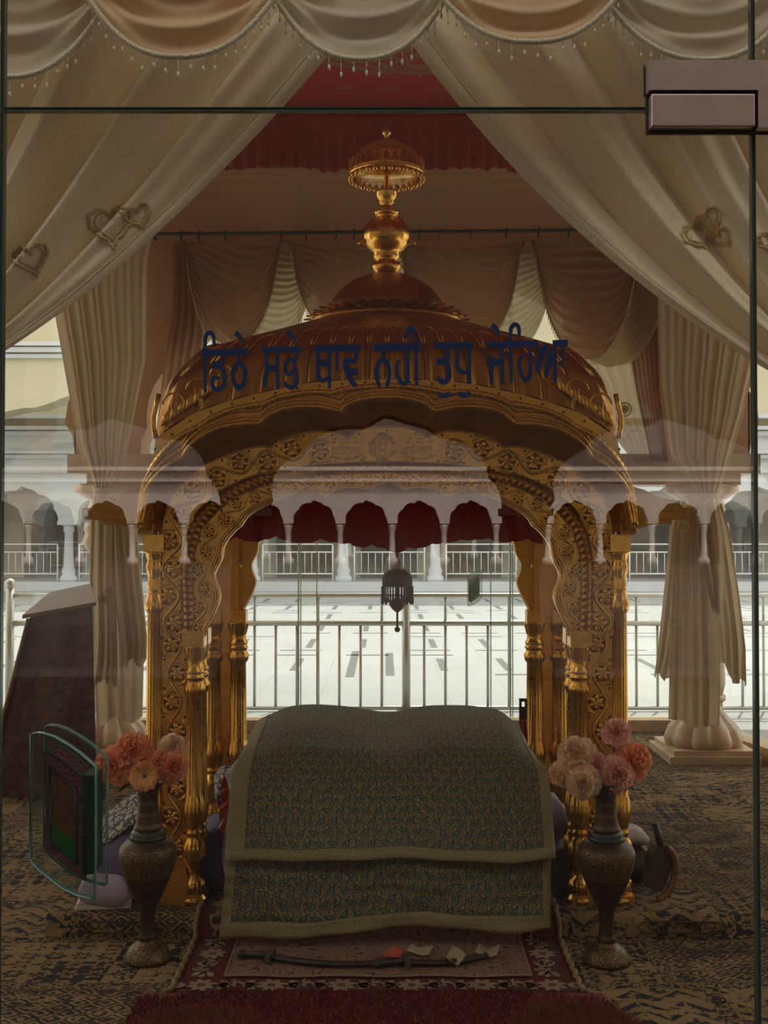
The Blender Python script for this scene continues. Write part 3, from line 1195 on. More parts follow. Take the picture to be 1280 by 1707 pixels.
def vine(mb, to3, path, amp, pitch, R, H=0.007, tube_r=0.004, mi=0, skip=None, phase=0, leafs=True):
    """scrolling stem along a 2D path with a rosette in every loop"""
    path = [Vector((p[0], p[1])) for p in path]
    Ls = [0.0]
    for a_, b_ in zip(path, path[1:]):
        Ls.append(Ls[-1] + (b_ - a_).length)
    total = Ls[-1]
    nl = max(1, round(total / pitch))
    pitch = total / nl

    def at(s):
        s = min(max(s, 0), total)
        k = 0
        while k < len(path) - 2 and Ls[k + 1] < s:
            k += 1
        f = (s - Ls[k]) / max(1e-9, Ls[k + 1] - Ls[k])
        p = path[k].lerp(path[k + 1], f)
        t = (path[k + 1] - path[k]).normalized()
        return p, t, Vector((-t.y, t.x))

    pts, low = [], []
    for i in range(nl * 14 + 1):
        s = i * pitch / 14
        p, t, n = at(s)
        if skip and skip(p):
            if len(pts) > 2:
                mb.tube(pts, tube_r, 6, mi)
                mb.tube([Vector(p) * 1.0 for p in low], tube_r * 1.9, 6, mi + 2)
            pts, low = [], []
            continue
        o = amp * sin(pi * s / pitch + phase * pi)
        q = p + n * o
        pts.append(to3(q.x, q.y, H * 0.6))
        low.append(to3(q.x, q.y, -tube_r * 1.1))
    if len(pts) > 2:
        mb.tube(pts, tube_r, 6, mi)
        mb.tube(low, tube_r * 1.9, 6, mi + 2)
    for k in range(nl):
        s = (k + 0.5) * pitch
        p, t, n = at(s)
        if skip and skip(p):
            continue
        sg = -1 if (k + phase) % 2 == 0 else 1
        q = p + n * (amp * 0.42 * sg)
        rosette(mb, to3, q.x, q.y, R, H, mi, rot=k * 0.7)
        # curl closing round the flower
        crl = []
        a0 = math.atan2(n.y * -sg, n.x * -sg)
        for j in range(13):
            th = a0 + sg * (0.55 + j / 12 * 4.1)
            rr = R * 1.32
            crl.append(to3(q.x + rr * cos(th), q.y + rr * sin(th), H * 0.5))
        mb.tube(crl, tube_r * 0.8, 5, mi)
        if leafs:
            for dl, dn, an in ((-0.42, 0.95, 0.5), (0.42, 0.95, 2.5), (0.0, -1.05, 1.6)):
                c = q + t * (dl * pitch) + n * (dn * amp * sg * 0.9)
                base = math.atan2(t.y, t.x)
                leafshape(mb, to3, c.x, c.y, R * 0.95, R * 0.36, base + an * sg, H * 0.8, mi)


def gadroon(mb, to3, A, B, pitch, H, mi=0, slant=0.4):
    """rounded moulding between two matched lines, ribbed across like a rope of leaves"""
    n = len(A)
    L = [0.0]
    for a_, b_ in zip(A, A[1:]):
        L.append(L[-1] + (Vector(b_) - Vector(a_)).length)
    vs, m_ = [], 6
    for i in range(n):
        for j in range(m_ + 1):
            q = j / m_
            p = Vector(A[i]).lerp(Vector(B[i]), q)
            prof = sin(pi * q)
            rib = 0.5 + 0.5 * cos(2 * pi * (L[i] / pitch + slant * q))
            vs.append(to3(p.x, p.y, H * prof * (0.35 + 0.65 * rib ** 0.5)))
    fs = []
    for i in range(n - 1):
        for j in range(m_):
            a_ = i * (m_ + 1) + j
            fs.append((a_, a_ + 1, a_ + m_ + 2, a_ + m_ + 1))
    mb.add(vs, fs, mi, True)


def rivets(mb, to3, pts, spacing, mi=1, r=0.0048, off=0.0):
    for p in resample(pts, max(1, int(sum((Vector(b) - Vector(a)).length for a, b in zip(pts, pts[1:])) / spacing)))[:]:
        c = to3(p[0], p[1], 0.001)
        mb.ball(c, r, 7, 4, mi)


# lines of the front face, left half, as pixels -> local
IN_PX = [[(341, 1062), (343, 1047), (350, 1034), (359, 1018), (367, 997), (365, 982), (359, 968), (358, 955), (364, 943), (371, 928), (372, 914), (379, 900), (393, 884), (402, 877)],
         [(402, 877), (412, 862), (428, 850), (446, 841)], [(446, 841), (470, 830), (500, 822), (525, 821), (545, 828)],
         [(545, 828), (560, 819), (578, 814), (600, 814), (616, 818)], [(616, 818), (626, 811), (640, 806), (645, 805)]]
GI_PX = [(325, 1062), (323, 1000), (322, 950), (327, 912), (342, 876), (368, 848), (408, 822), (450, 807), (520, 795), (590, 789), (645, 788)]
GO_PX = [(304, 1062), (303, 1000), (302, 950), (307, 905), (322, 862), (350, 832), (396, 803), (445, 787), (520, 776), (590, 771), (645, 770)]
OU_PX = [[(270, 1062), (268, 1000), (268, 940), (271, 895), (275, 860), (286, 830), (303, 808), (318, 798)], [(318, 798), (335, 778), (360, 766), (398, 752), (430, 744), (452, 746)],
         [(452, 746), (464, 735), (485, 726), (515, 720), (550, 719), (579, 729)], [(579, 729), (592, 720), (610, 713), (630, 711), (645, 711)]]
NSEG = 26


def loc_line(px):
    return [(fx(x), fz(y), 0) for x, y in px]


def half(lines, n):
    out = []
    for k, l in enumerate(lines):
        r = smooth_line(loc_line(l), n) if len(l) > 2 else resample(loc_line(l), n)
        out += r if k == 0 else r[1:]
    return out


def mirror(pts):
    return pts + [Vector((-p.x, p.y, p.z)) for p in reversed(pts[:-1])]


def even(pts, n=160):
    return resample(pts, n)


INN = even(mirror(half(IN_PX, NSEG)), 480)
GIN = even(mirror(smooth_line(loc_line(GI_PX), 60)), 480)
GOU = even(mirror(smooth_line(loc_line(GO_PX), 60)), 480)
OUT = even(mirror(half(OU_PX, NSEG)), 480)


def arch_face(name, parent, to3, sx=1.0, ornament=True, thick=0.045, lettering=False):
    """cusped arch plate: two bands of flowering scrolls with a ribbed moulding between them"""
    sc = lambda L_: [Vector((p.x * sx, p.y, 0)) for p in L_]
    I, G, O, U = sc(INN), sc(GIN), sc(GOU), sc(OUT)
    m = MB()
    F3 = lambda L_, h=0.0: [to3(p.x, p.y, h) for p in L_]
    m.strip(F3(I), F3(G))
    m.strip(F3(O), F3(U))
    m.strip(F3(I, -thick), F3(U, -thick))
    m.strip(F3(I), F3(I, -thick), 0, True)
    m.strip(F3(U), F3(U, -thick), 0, True)
    gadroon(m, to3, [(p.x, p.y, 0) for p in G], [(p.x, p.y, 0) for p in O], 0.026, 0.02, 2)
    # raised lip lines along the cusped opening
    for k, (dr, rr) in enumerate(((0.006, 0.0055), (0.02, 0.004), (0.03, 0.003))):
        lip = [to3(p.x + (q.x - p.x) * dr * 8, p.y + (q.y - p.y) * dr * 8, 0.004) for p, q in zip(I, G)]
        m.tube(lip, rr, 6, 3)
    for Ln in (G, O):
        m.tube(F3(Ln, 0.002), 0.003, 5, 2)
    m.tube(F3(U, 0.002), 0.004, 5, 3)
    plate = m.build(name, [M['gold'], M['rivet'], M['gold_dark'], M['gold_smooth']], parent)
    if not ornament:
        return plate
    v = MB()
    lip_ = [p.lerp(q, 0.30) for p, q in zip(I, G)]
    mid = [a_.lerp(b_, 0.52) for a_, b_ in zip(lip_, G)]
    vine(v, to3, mid, 0.020, 0.075, 0.021, 0.008, 0.0032)
    mid2 = [a_.lerp(b_, 0.5) for a_, b_ in zip(O, U)]
    em = (lambda p: abs(p.x) < 0.22) if lettering else None
    half_n = 240
    vine(v, to3, mid2[:half_n + 1], 0.032, 0.108, 0.034, 0.011, 0.0045, skip=em)
    vine(v, to3, mid2[half_n:][::-1], 0.032, 0.108, 0.034, 0.011, 0.0045, skip=em, phase=1)
    rivets(v, to3, [p.lerp(q, 0.07) for p, q in zip(O, U)], 0.1)
    rivets(v, to3, [p.lerp(q, 0.9) for p, q in zip(O, U)], 0.11)
    rivets(v, to3, [p.lerp(q, 0.93) for p, q in zip(I, G)], 0.075)
    v.build('floral_relief', [M['gold_smooth'], M['rivet'], M['tarnish']], plate)
    return plate


front = arch_face('arch_panel', shrine, lambda x, z, h: Vector((x, -h, z)), lettering=True)
arch_face('arch_panel', shrine, lambda x, z, h: Vector((x, DEP + h, z)), ornament=False)
# inner lining of the rear arch, facing the front, with its vase reliefs
sd = (DEP / 2 - 0.03) / 0.89
for sg in (-1, 1):
    arch_face('side_arch_panel', shrine, (lambda s_: (lambda x, z, h: Vector((s_ * (0.895 + h), DEP / 2 + x * sd, z))))(sg), ornament=False)
for sg in (-1, 1):
    m = MB()
    cx_ = sg * 0.775
    to = lambda x, z, h: Vector((x, DEP - 0.047 - h, z))
    prof = [(0.03, 0), (0.02, 0.012), (0.016, 0.03), (0.05, 0.075), (0.055, 0.1), (0.03, 0.145), (0.026, 0.165), (0.045, 0.185)]
    vs = []
    for r, z in prof:
        for k in range(9):
            th = pi * k / 8
            vs.append(to(cx_ + r * cos(th), 1.19 + z, 0.22 * r * sin(th) + 0.004))
    fs = [(i * 9 + k, i * 9 + k + 1, (i + 1) * 9 + k + 1, (i + 1) * 9 + k) for i in range(len(prof) - 1) for k in range(8)]
    m.add(vs, fs, 0, True)
    rosette(m, to, cx_, 1.43, 0.03, 0.008)
    rosette(m, to, cx_ + sg * 0.02, 1.5, 0.024, 0.008)
    for an in (0.6, 1.3, 1.9, 2.6):
        leafshape(m, to, cx_, 1.38, 0.06, 0.014, an, 0.006)
    m.build('vase_relief', [M['gold_smooth'], M['gold_smooth'], M['gold_dark']], shrine)

# cartouche and raised letters over the arch
m = MB()
to = lambda x, z, h: Vector((x, -h, z))
cc_ = Vector((fx(637), fz(746)))
for s_ in (1.0, 0.86):
    pts = []
    for k in range(48):
        th = 2 * pi * k / 48
        r = 1 + 0.13 * abs(cos(2 * th)) ** 3 - 0.1 * abs(sin(2 * th)) ** 6
        pts.append(to(cc_.x + 0.052 * s_ * r * cos(th), cc_.y + 0.050 * s_ * r * sin(th), 0.005))
    m.tube(pts, 0.0035, 6, 0, closed=True)
for sg in (-1, 1):
    c_ = Vector((fx(637) + sg * 0.146, fz(749)))
    pts = [to(c_.x + 0.075 * cos(th), c_.y + 0.037 * sin(th), 0.004) for th in [pi + pi * k / 20 for k in range(21)]]
    m.tube(pts, 0.0035, 6)
    for dx in (-0.055, -0.02, 0.02, 0.055):
        leafshape(m, to, c_.x + dx, c_.y + 0.028, 0.034, 0.011, 0.5 if dx < 0 else 2.6, 0.006)
    leafshape(m, to, c_.x - sg * 0.06, c_.y - 0.04, 0.03, 0.01, 0.2, 0.006)
m.build('cartouche', M['gold_smooth'], front)


def glyphs(body, size):
    c = bpy.data.curves.new('raised_letters', 'FONT')
    c.body = body
    c.size = size
    c.extrude = 0.003
    c.bevel_depth = 0.0006
    o = bpy.data.objects.new('raised_letters', c)
    COL.objects.link(o)
    bpy.context.view_layer.update()
    me = bpy.data.meshes.new_from_object(o.evaluated_get(bpy.context.evaluated_depsgraph_get()))
    bpy.data.objects.remove(o)
    xs = [v.co.x for v in me.vertices] or [0, 1]
    ys = [v.co.y for v in me.vertices] or [0, 1]
    return me, min(xs), max(xs), min(ys), max(ys)


for body, px0, px1, py0, py1 in (('\u0a74', 617, 656, 727, 764), ('\u0a38\u0a3f\u0a24\u0a28\u0a3e\u0a2e', 553, 601, 740, 758), ('\u0a35\u0a3e\u0a3f\u0a39\u0a17\u0a41\u0a30\u0a42', 671, 721, 739, 762)):
    me, a0, a1, b0, b1 = glyphs(body, 1.0)
    X0, X1, Z0, Z1 = fx(px0), fx(px1), fz(py1), fz(py0)
    for v in me.vertices:
        x, y, z = v.co
        v.co = (X0 + (x - a0) / (a1 - a0) * (X1 - X0), -0.003 - z, Z0 + (y - b0) / (b1 - b0) * (Z1 - Z0))
    me.materials.clear()
    me.materials.append(M['gold_dark'])
    o = bpy.data.objects.new('raised_letters', me)
    COL.objects.link(o)
    o.parent = front

# posts -------------------------------------------------------------
TALL = [(0.052, 0.0), (0.052, 0.02), (0.040, 0.032), (0.047, 0.06), (0.043, 0.085), (0.027, 0.10), (0.026, 0.125), (0.036, 0.15), (0.047, 0.19), (0.046, 0.225), (0.034, 0.25), (0.029, 0.262), (0.034, 0.268), (0.034, 0.276), (0.029, 0.282), (0.036, 0.31), (0.043, 0.35), (0.040, 0.39), (0.035, 0.41),
        (0.034, 0.42), (0.031, 1.13), (0.037, 1.14), (0.039, 1.17), (0.031, 1.20), (0.028, 1.212), (0.032, 1.22), (0.028, 1.23), (0.032, 1.245), (0.028, 1.258), (0.030, 1.275), (0.036, 1.31), (0.030, 1.335), (0.038, 1.362), (0.040, 1.37)]
SHORT = [(0.052, 0.0), (0.052, 0.02), (0.040, 0.032), (0.047, 0.06), (0.043, 0.085), (0.027, 0.10), (0.026, 0.125), (0.036, 0.15), (0.047, 0.19), (0.046, 0.225), (0.034, 0.25), (0.029, 0.262), (0.034, 0.268), (0.034, 0.276), (0.029, 0.282), (0.036, 0.31), (0.043, 0.35), (0.040, 0.39), (0.035, 0.41),
         (0.034, 0.42), (0.031, 0.80), (0.038, 0.815), (0.042, 0.84), (0.035, 0.856), (0.034, 0.868), (0.039, 0.874), (0.039, 0.882), (0.033, 0.888), (0.038, 0.896), (0.038, 0.904), (0.031, 0.915), (0.030, 0.935), (0.036, 0.965), (0.042, 0.995), (0.044, 1.0)]


def densify(prof, step_=0.012):
    out = []
    for (r0, z0), (r1, z1) in zip(prof, prof[1:]):
        n = max(1, int((z1 - z0) / step_)) if (z1 - z0) < 0.2 else 2
        for k in range(n):
            out.append((r0 + (r1 - r0) * k / n, z0 + (z1 - z0) * k / n))
    out.append(prof[-1])
    return out


def colonnette(name, parent, x, y, tall, k=1.0):
    prof = TALL if tall else SHORT
    top = 1.13 if tall else 0.80
    leaf_top = (1.27, 1.36) if tall else (0.935, 1.0)

    def fl(th, z):
        if 0.425 < z < top - 0.005:
            return 0.84 + 0.18 * abs(sin(th * 7)) ** 0.6
        if 0.30 < z < 0.415 or 0.155 < z < 0.24 or 0.035 < z < 0.09 or leaf_top[0] < z < leaf_top[1] or top + 0.005 < z < top + 0.045:
            return 0.95 + 0.09 * abs(cos(th * 4)) ** 0.5
        return 1.0
    m_ = MB()
    m_.lathe([(r * k, z) for r, z in densify(prof)], 112, (x, y, 0), 0, fl)
    if tall:
        m_.box((x - 0.04, y - 0.04, 1.37), (x + 0.04, y + 0.04, 1.437))
    else:
        m_.box((x - 0.042, y - 0.042, 1.0), (x + 0.042, y + 0.042, 1.062))
    return m_.build(name, M['gold_smooth'], parent)


for fy_, back in ((0.0, False), (DEP, True)):
    for sg in (-1, 1):
        sgy = -1 if back else 1
        post = part_empty('post', shrine)
        m = MB()
        if back:
            m.box((min(sg * 0.735, sg * 0.865), DEP - 0.09, 0.0), (max(sg * 0.735, sg * 0.865), DEP - 0.004, 1.44))
            m.box((min(sg * 0.66, sg * 0.93), DEP - 0.14, 0.0), (max(sg * 0.66, sg * 0.93), DEP + 0.04, 0.035))
            m.build('shaft', M['gold'], post)
            colonnette('colonnette', post, sg * 0.862, DEP - 0.085, False, 1.25)
            colonnette('colonnette', post, sg * 0.736, DEP - 0.085, False, 1.25)
            continue
        xa, xb = sorted((sg * 0.765, sg * 0.895))
        ya, yb = sorted((fy_ + sgy * 0.004, fy_ + sgy * 0.13))
        m.box((xa, ya, 0.1), (xb, yb, 1.06))
        m.box((min(sg * 0.72, sg * 0.96), ya - 0.035, 0.0), (max(sg * 0.72, sg * 0.96), yb + 0.035, 0.035))
        m.box((min(sg * 0.775, sg * 0.885), min(fy_ - sgy * 0.03, ya), 0.035), (max(sg * 0.775, sg * 0.885), yb, 0.075))
        for k in range(4):
            t0, t1 = k / 4, (k + 1) / 4
            w0 = 0.055 - 0.012 * t0
            m.box((sg * 0.83 - w0, min(fy_ - sgy * (0.028 - 0.006 * k), ya), 0.075 + 0.02 * k), (sg * 0.83 + w0, yb, 0.095 + 0.02 * k))
        m.box((xa, ya, 1.06), (xb, yb, 1.44))
        m.build('shaft', M['gold'], post)
        v = MB()
        tofn = (lambda s_, y_: (lambda x, z, h: Vector((x, y_ - s_ * h, z))))(sgy, fy_ + sgy * 0.004)
        vine(v, tofn, [(sg * 0.833, 0.16), (sg * 0.833, 1.06)], 0.026, 0.108, 0.032, 0.010, 0.004)
        rivets(v, tofn, [(sg * 0.873, 0.16, 0), (sg * 0.873, 1.06, 0)], 0.11)
        rivets(v, tofn, [(sg * 0.792, 0.16, 0), (sg * 0.792, 1.06, 0)], 0.11)
        v.build('floral_relief', [M['gold_smooth'], M['rivet'], M['tarnish']], post)
        colonnette('colonnette', post, sg * 0.912, fy_ + sgy * 0.014, True)
        colonnette('colonnette', post, sg * 0.757, fy_ + sgy * 0.014, False)
        colonnette('colonnette', post, sg * 0.757, fy_ + sgy * 0.125, False)
        colonnette('colonnette', post, sg * 0.912, fy_ + sgy * 0.125, True)

# eaves -------------------------------------------------------------
EO = 0.16


def ex(px):
    return (px - 645) / 440.5


def ez(py):
    return 1.44 + (890 - py) / 440.5


def eline(px):
    return [(ex(x), ez(y), 0) for x, y in px]


R_PX = [(262, 728), (280, 716), (300, 703), (331, 685), (415, 659), (515, 638), (580, 633), (645, 631)]
A_PX = [[(231, 876), (234, 850), (243, 820), (258, 797), (280, 777), (304, 763)], [(304, 763), (315, 746), (335, 729), (364, 715), (400, 708), (432, 707)],
        [(432, 707), (445, 695), (468, 684), (499, 679), (535, 680), (566, 687)], [(566, 687), (578, 676), (600, 668), (625, 664), (645, 663)]]
B_PX = OU_PX


def eave(name, sx, place, over):
    """over = how far the lower lip stands in front of the face; place(x, out, z) puts it in the shrine"""
    n = 30
    A, B, R = [], [], []
    for k, (la, lb) in enumerate(zip(A_PX, B_PX)):
        a_ = smooth_line(eline(la), n)
        lb = lb if k else lb[3:]
        b_ = smooth_line(loc_line(lb), n)
        A += a_ if k == 0 else a_[1:]
        B += b_ if k == 0 else b_[1:]
    R = smooth_line(eline(R_PX), len(A) - 1)
    A, B, R = mirror(A), mirror(B), mirror(R)
    m_ = MB()
    # fascia
    rows = []
    for t in (0, 0.3, 0.34, 0.345, 0.43, 0.435, 0.62):
        push = 0.01 if 0.342 < t < 0.432 else 0.0
        rows.append([place(r.x * sx + (a.x - r.x) * sx * t, over + push, r.y + (a.y - r.y) * t) for r, a in zip(R, A)])
    for dz, push in ((0.062, 0.0), (0.06, 0.007), (0.046, 0.009), (0.044, 0.002), (0.04, 0.002), (0.038, 0.011), (0.022, 0.013), (0.02, 0.004), (0.016, 0.004), (0.0, 0.012)):
        rows.append([place(a.x * sx, over + push, min(a.y + dz, r.y - 0.005)) for r, a in zip(R, A)])
    for p, q in zip(rows, rows[1:]):
        m_.strip(p, q, 0, False)
    # soffit in stepped mouldings, ribbed near the face
    N = 28
    Ls = [0.0]
    for p, q in zip(A, A[1:]):
        Ls.append(Ls[-1] + (q - p).length)
    vs = []
    for j in range(N + 1):
        t = j / N
        for i, (a, b) in enumerate(zip(A, B)):
            x, z = a.x + (b.x - a.x) * t, a.y + (b.y - a.y) * t
            if t < 0.45:
                dz = 0.006 * abs(sin(t / 0.45 * 3 * pi))
            else:
                dz = -0.012 * sin((t - 0.45) / 0.55 * pi) * (0.6 + 0.4 * abs(cos(pi * Ls[i] / 0.022)))
            o = over * (1 - t ** 1.15)
            vs.append(place(x * sx, o, z - dz))
    w = len(A)
    m_.add(vs, [(j * w + i, j * w + i + 1, (j + 1) * w + i + 1, (j + 1) * w + i) for j in range(N) for i in range(w - 1)], 2, True)
    # golden double rim along the lip
    for dz, rr in ((0.004, 0.0085), (0.03, 0.006), (0.052, 0.0045)):
        m_.tube([place(a.x * sx, over + 0.012, a.y + dz) for a in A], rr, 6, 3)
    # twisted rope
    rope = [r.lerp(a, 0.39) for r, a in zip(R, A)]
    rp = resample(rope, 420)
    m_.tube([place(p.x * sx, over + 0.012, p.y) for p in rp], 0.0105, 9, 3, twist=0.42, ridges=3)
    for t, n_, r_ in ((0.14, 22, 0.005), (0.8, 17, 0.0045)):
        for p in resample([r.lerp(a, t) for r, a in zip(R, A)], n_):
            m_.ball(place(p.x * sx, over, p.y), r_, 7, 4, 1)
    e_ = m_.build(name, [M['gold'], M['rivet'], M['gold_dark'], M['gold_smooth']], shrine)
    return e_


eave('eave', 1.0, lambda x, o, z: Vector((x, -o, z)), EO)
eave('eave', 1.0, lambda x, o, z: Vector((x, DEP + o, z)), EO)
ss = (DEP / 2 + EO) / 0.94
for sg in (-1, 1):
    eave('eave', ss, (lambda s_: (lambda x, o, z: Vector((s_ * (0.870 + 0.2 * max(0.0, 1.81 - z) - (o - 0.10) * 0.2), DEP / 2 + x, z))))(sg), 0.10)
    # ledge of the side eave, a flat moulded shelf with corner brackets
    m = MB()
    for (xo, z0, z1, d) in ((1.165, 1.495, 1.508, 0.0), (1.15, 1.508, 1.528, 0.01), (1.17, 1.528, 1.54, 0.0), (1.10, 1.476, 1.495, 0.03)):
        m.box((min(sg * 0.9, sg * xo), -0.10 + d, z0), (max(sg * 0.9, sg * xo), DEP + 0.1 - d, z1))
    for y in (-0.08, DEP + 0.02):
        p = [(sg * 0.9, y, 1.437), (sg * 0.955, y, 1.437), (sg * 0.97, y, 1.46), (sg * 1.03, y, 1.476), (sg * 0.9, y, 1.476)]
        m.prism(p, (0, 0.08, 0))
    pr = [(0.93, 1.54), (1.15, 1.54), (1.12, 1.57), (1.04, 1.585), (1.0, 1.61), (0.93, 1.63)]
    m.prism([(sg * x, -0.06, z) for x, z in pr], (0, DEP + 0.12, 0), 0)
    m.build('side_ledge', M['gold_dark'], shrine)

# roof --------------------------------------------------------------
HALF_D = DEP / 2 + EO
HALF_W = 0.874
G_TAB = [(1.0, 0.0), (0.99, 0.14), (0.95, 0.33), (0.85, 0.53), (0.7, 0.68), (0.5, 0.84), (0.36, 0.95)]


def g_of(s_):
    for (a0, b0), (a1, b1) in zip(G_TAB, G_TAB[1:]):
        if a1 <= s_ <= a0:
            return b0 + (b1 - b0) * (a0 - s_) / (a0 - a1)
    return 1.0 if s_ < 0.36 else 0.0


RZ = smooth_line(eline(R_PX), 60)


def rz(xn):
    """height of the roof's lower edge at |x| / half width"""
    x = -abs(xn) * HALF_W
    for p, q in zip(RZ, RZ[1:]):
        if p.x <= x <= q.x:
            return p.y + (q.y - p.y) * (x - p.x) / max(1e-9, q.x - p.x)
    return RZ[0].y if x < RZ[0].x else RZ[-1].y


def roof_pt(u, s_):
    th = 2 * pi * u - pi / 4
    ct, st = cos(th), sin(th)
    k = 1 / max(abs(ct), abs(st))           # square
    e = max(0.0, min(1.0, (s_ - 0.36) / 0.45))
    kk = 1.0 * (1 - e) + k * e
    nx, ny = ct * kk, st * kk
    edge = min(abs(nx), abs(ny)) if max(abs(nx), abs(ny)) > 0 else 0
    zl = rz(edge / max(1e-6, max(abs(nx), abs(ny))))
    return nx, ny, zl


def roof_fn(u, v):
    s_ = 1.0 - 0.68 * v
    nx, ny, zl = roof_pt(u, s_)
    # petals standing round the lower part
    mask = max(0.0, min(1.0, (s_ - 0.78) / 0.06)) if s_ < 1 else 1.0
    per = u * 72
    ph = (per % 1.0) - 0.5
    petal = (1 - (2 * abs(ph)) ** 2.5)
    fine = 0.25 * cos(2 * pi * per * 4)
    disp = 0.022 * mask * (petal + fine * 0.25 - 0.6)
    zt = 2.415
    x, y = nx * HALF_W * s_, ny * HALF_D * s_
    L_ = math.hypot(x, y) or 1
    x += x / L_ * disp
    y += y / L_ * disp
    return (x, DEP / 2 + y, zl + (zt - zl) * g_of(s_) + disp * 0.3)


m = MB()
m.grid(roof_fn, 864, 44, 0, True, closed_u=True)
roof = m.build('roof', [M['gold_dark']], shrine)
# rims of the petals, scrolls at the corners
v = MB()
for k in range(72):
    pts = []
    for j in range(13):
        q = j / 12
        a_ = -0.5 + q
        hgt = 0.13 + 0.20 * sin(pi * q) ** 0.6
        p = Vector(roof_fn(((k + 0.5 + a_ * 0.86) / 72) % 1.0, hgt * 0.9))
        pts.append(p + Vector((0, 0, 0.004)))
    v.tube(pts, 0.0035, 5, 0)
for sx_ in (-1, 1):
    for sy_ in (-1, 1):
        for q in range(3):
            cp_ = [Vector((sx_ * (0.80 - 0.09 * q), DEP / 2 + sy_ * (HALF_D + 0.008), 1.90 + 0.055 * q))]
            pts = []
            for j in range(22):
                th = j / 21 * 3.6 * pi / 1.4
                r = 0.05 * (1 - j / 24)
                pts.append(cp_[0] + Vector((sx_ * r * cos(th), sy_ * 0.006, r * sin(th) + 0.03)))
            v.tube(pts, lambda t: 0.0045 * (1 - 0.6 * t), 6, 0)
        for an in range(7):
            leafshape(v, (lambda x, z, h, sy_=sy_: Vector((x, DEP / 2 + sy_ * (HALF_D + 0.004 + h), z))), sx_ * (0.855 - 0.03 * an), 1.845 + 0.021 * an, 0.075, 0.016, (1.1 if sx_ < 0 else 2.0), 0.014)
        pts = [Vector((sx_ * 0.874, DEP / 2 + sy_ * HALF_D, z)) + Vector((sx_ * 0.012 * sin(k), sy_ * 0.01, 0)) for k, z in enumerate((1.80, 1.84, 1.88, 1.92, 1.97))]
        v.tube(pts, 0.010, 6, 0)
v.build('petal_rims', M['gold_smooth'], roof)

# flange of leaves and upper dome
dome = part_empty('dome', shrine, (0, DEP / 2, 0))
m = MB()
m.lathe([(0.30, 2.34), (0.345, 2.375), (0.35, 2.39), (0.30, 2.405), (0.28, 2.415)], 64, mi=0)
m.build('collar', M['gold_dark'], dome)
m = MB()
for ring, (r0, r1, z0, z1, nn) in enumerate(((0.26, 0.335, 2.41, 2.435, 26), (0.29, 0.375, 2.385, 2.40, 28))):
    for k in range(nn):
        th = 2 * pi * (k + 0.5 * ring) / nn
        for_pts = []
        for i in range(5):
            t = i / 4
            r = r0 + (r1 - r0) * t
            w = 0.036 * sin(pi * (0.25 + 0.75 * t)) + 0.001
            z = z0 + (z1 - z0) * t + 0.012 * sin(pi * t)
            for q in (-1, 0, 1):
                for_pts.append((r * cos(th) - w * q * sin(th), r * sin(th) + w * q * cos(th), z - 0.006 * abs(q)))
        m.add(for_pts, [(i * 3 + j, i * 3 + j + 1, i * 3 + j + 4, i * 3 + j + 3) for i in range(4) for j in range(2)], 0, True)
m.build('leaf_ring', M['gold_smooth'], dome)
m = MB()
m.lathe([(0.272, 2.41), (0.268, 2.44), (0.25, 2.485), (0.215, 2.53), (0.165, 2.57), (0.11, 2.595), (0.05, 2.607), (0.01, 2.609)], 64)
m.build('cupola', M['gold_dark'], dome)

finial = part_empty('finial', shrine, (0, DEP / 2, 0))
m = MB()
K = 1 / 371.0


def kz(py):
    return 1.44 + (890 - py) * K * 1.0


prof = [(0.05, kz(458)), (0.052, kz(452)), (0.062, kz(449)), (0.066, kz(444)), (0.062, kz(438)), (0.05, kz(435)), (0.045, kz(433)), (0.058, kz(430)), (0.06, kz(426)), (0.056, kz(421)),
        (0.07, kz(416)), (0.09, kz(408)), (0.102, kz(398)), (0.103, kz(388)), (0.094, kz(376)), (0.075, kz(366)), (0.05, kz(361)), (0.034, kz(359)), (0.05, kz(357)), (0.058, kz(353)), (0.05, kz(349)), (0.034, kz(346)), (0.024, kz(342)),
        (0.022, kz(339)), (0.036, kz(336)), (0.03, kz(333)), (0.04, kz(330)), (0.046, kz(325)), (0.046, kz(319)), (0.05, kz(316)), (0.02, kz(313)), (0.014, kz(310)), (0.012, kz(228)), (0.01, kz(222)), (0.02, kz(219)), (0.02, kz(215)), (0.006, kz(209)), (0.002, kz(203))]


def kfl(th, z):
    if kz(414) < z < kz(372):
        return 0.96 + 0.06 * abs(cos(th * 3)) ** 0.5
    return 1.0


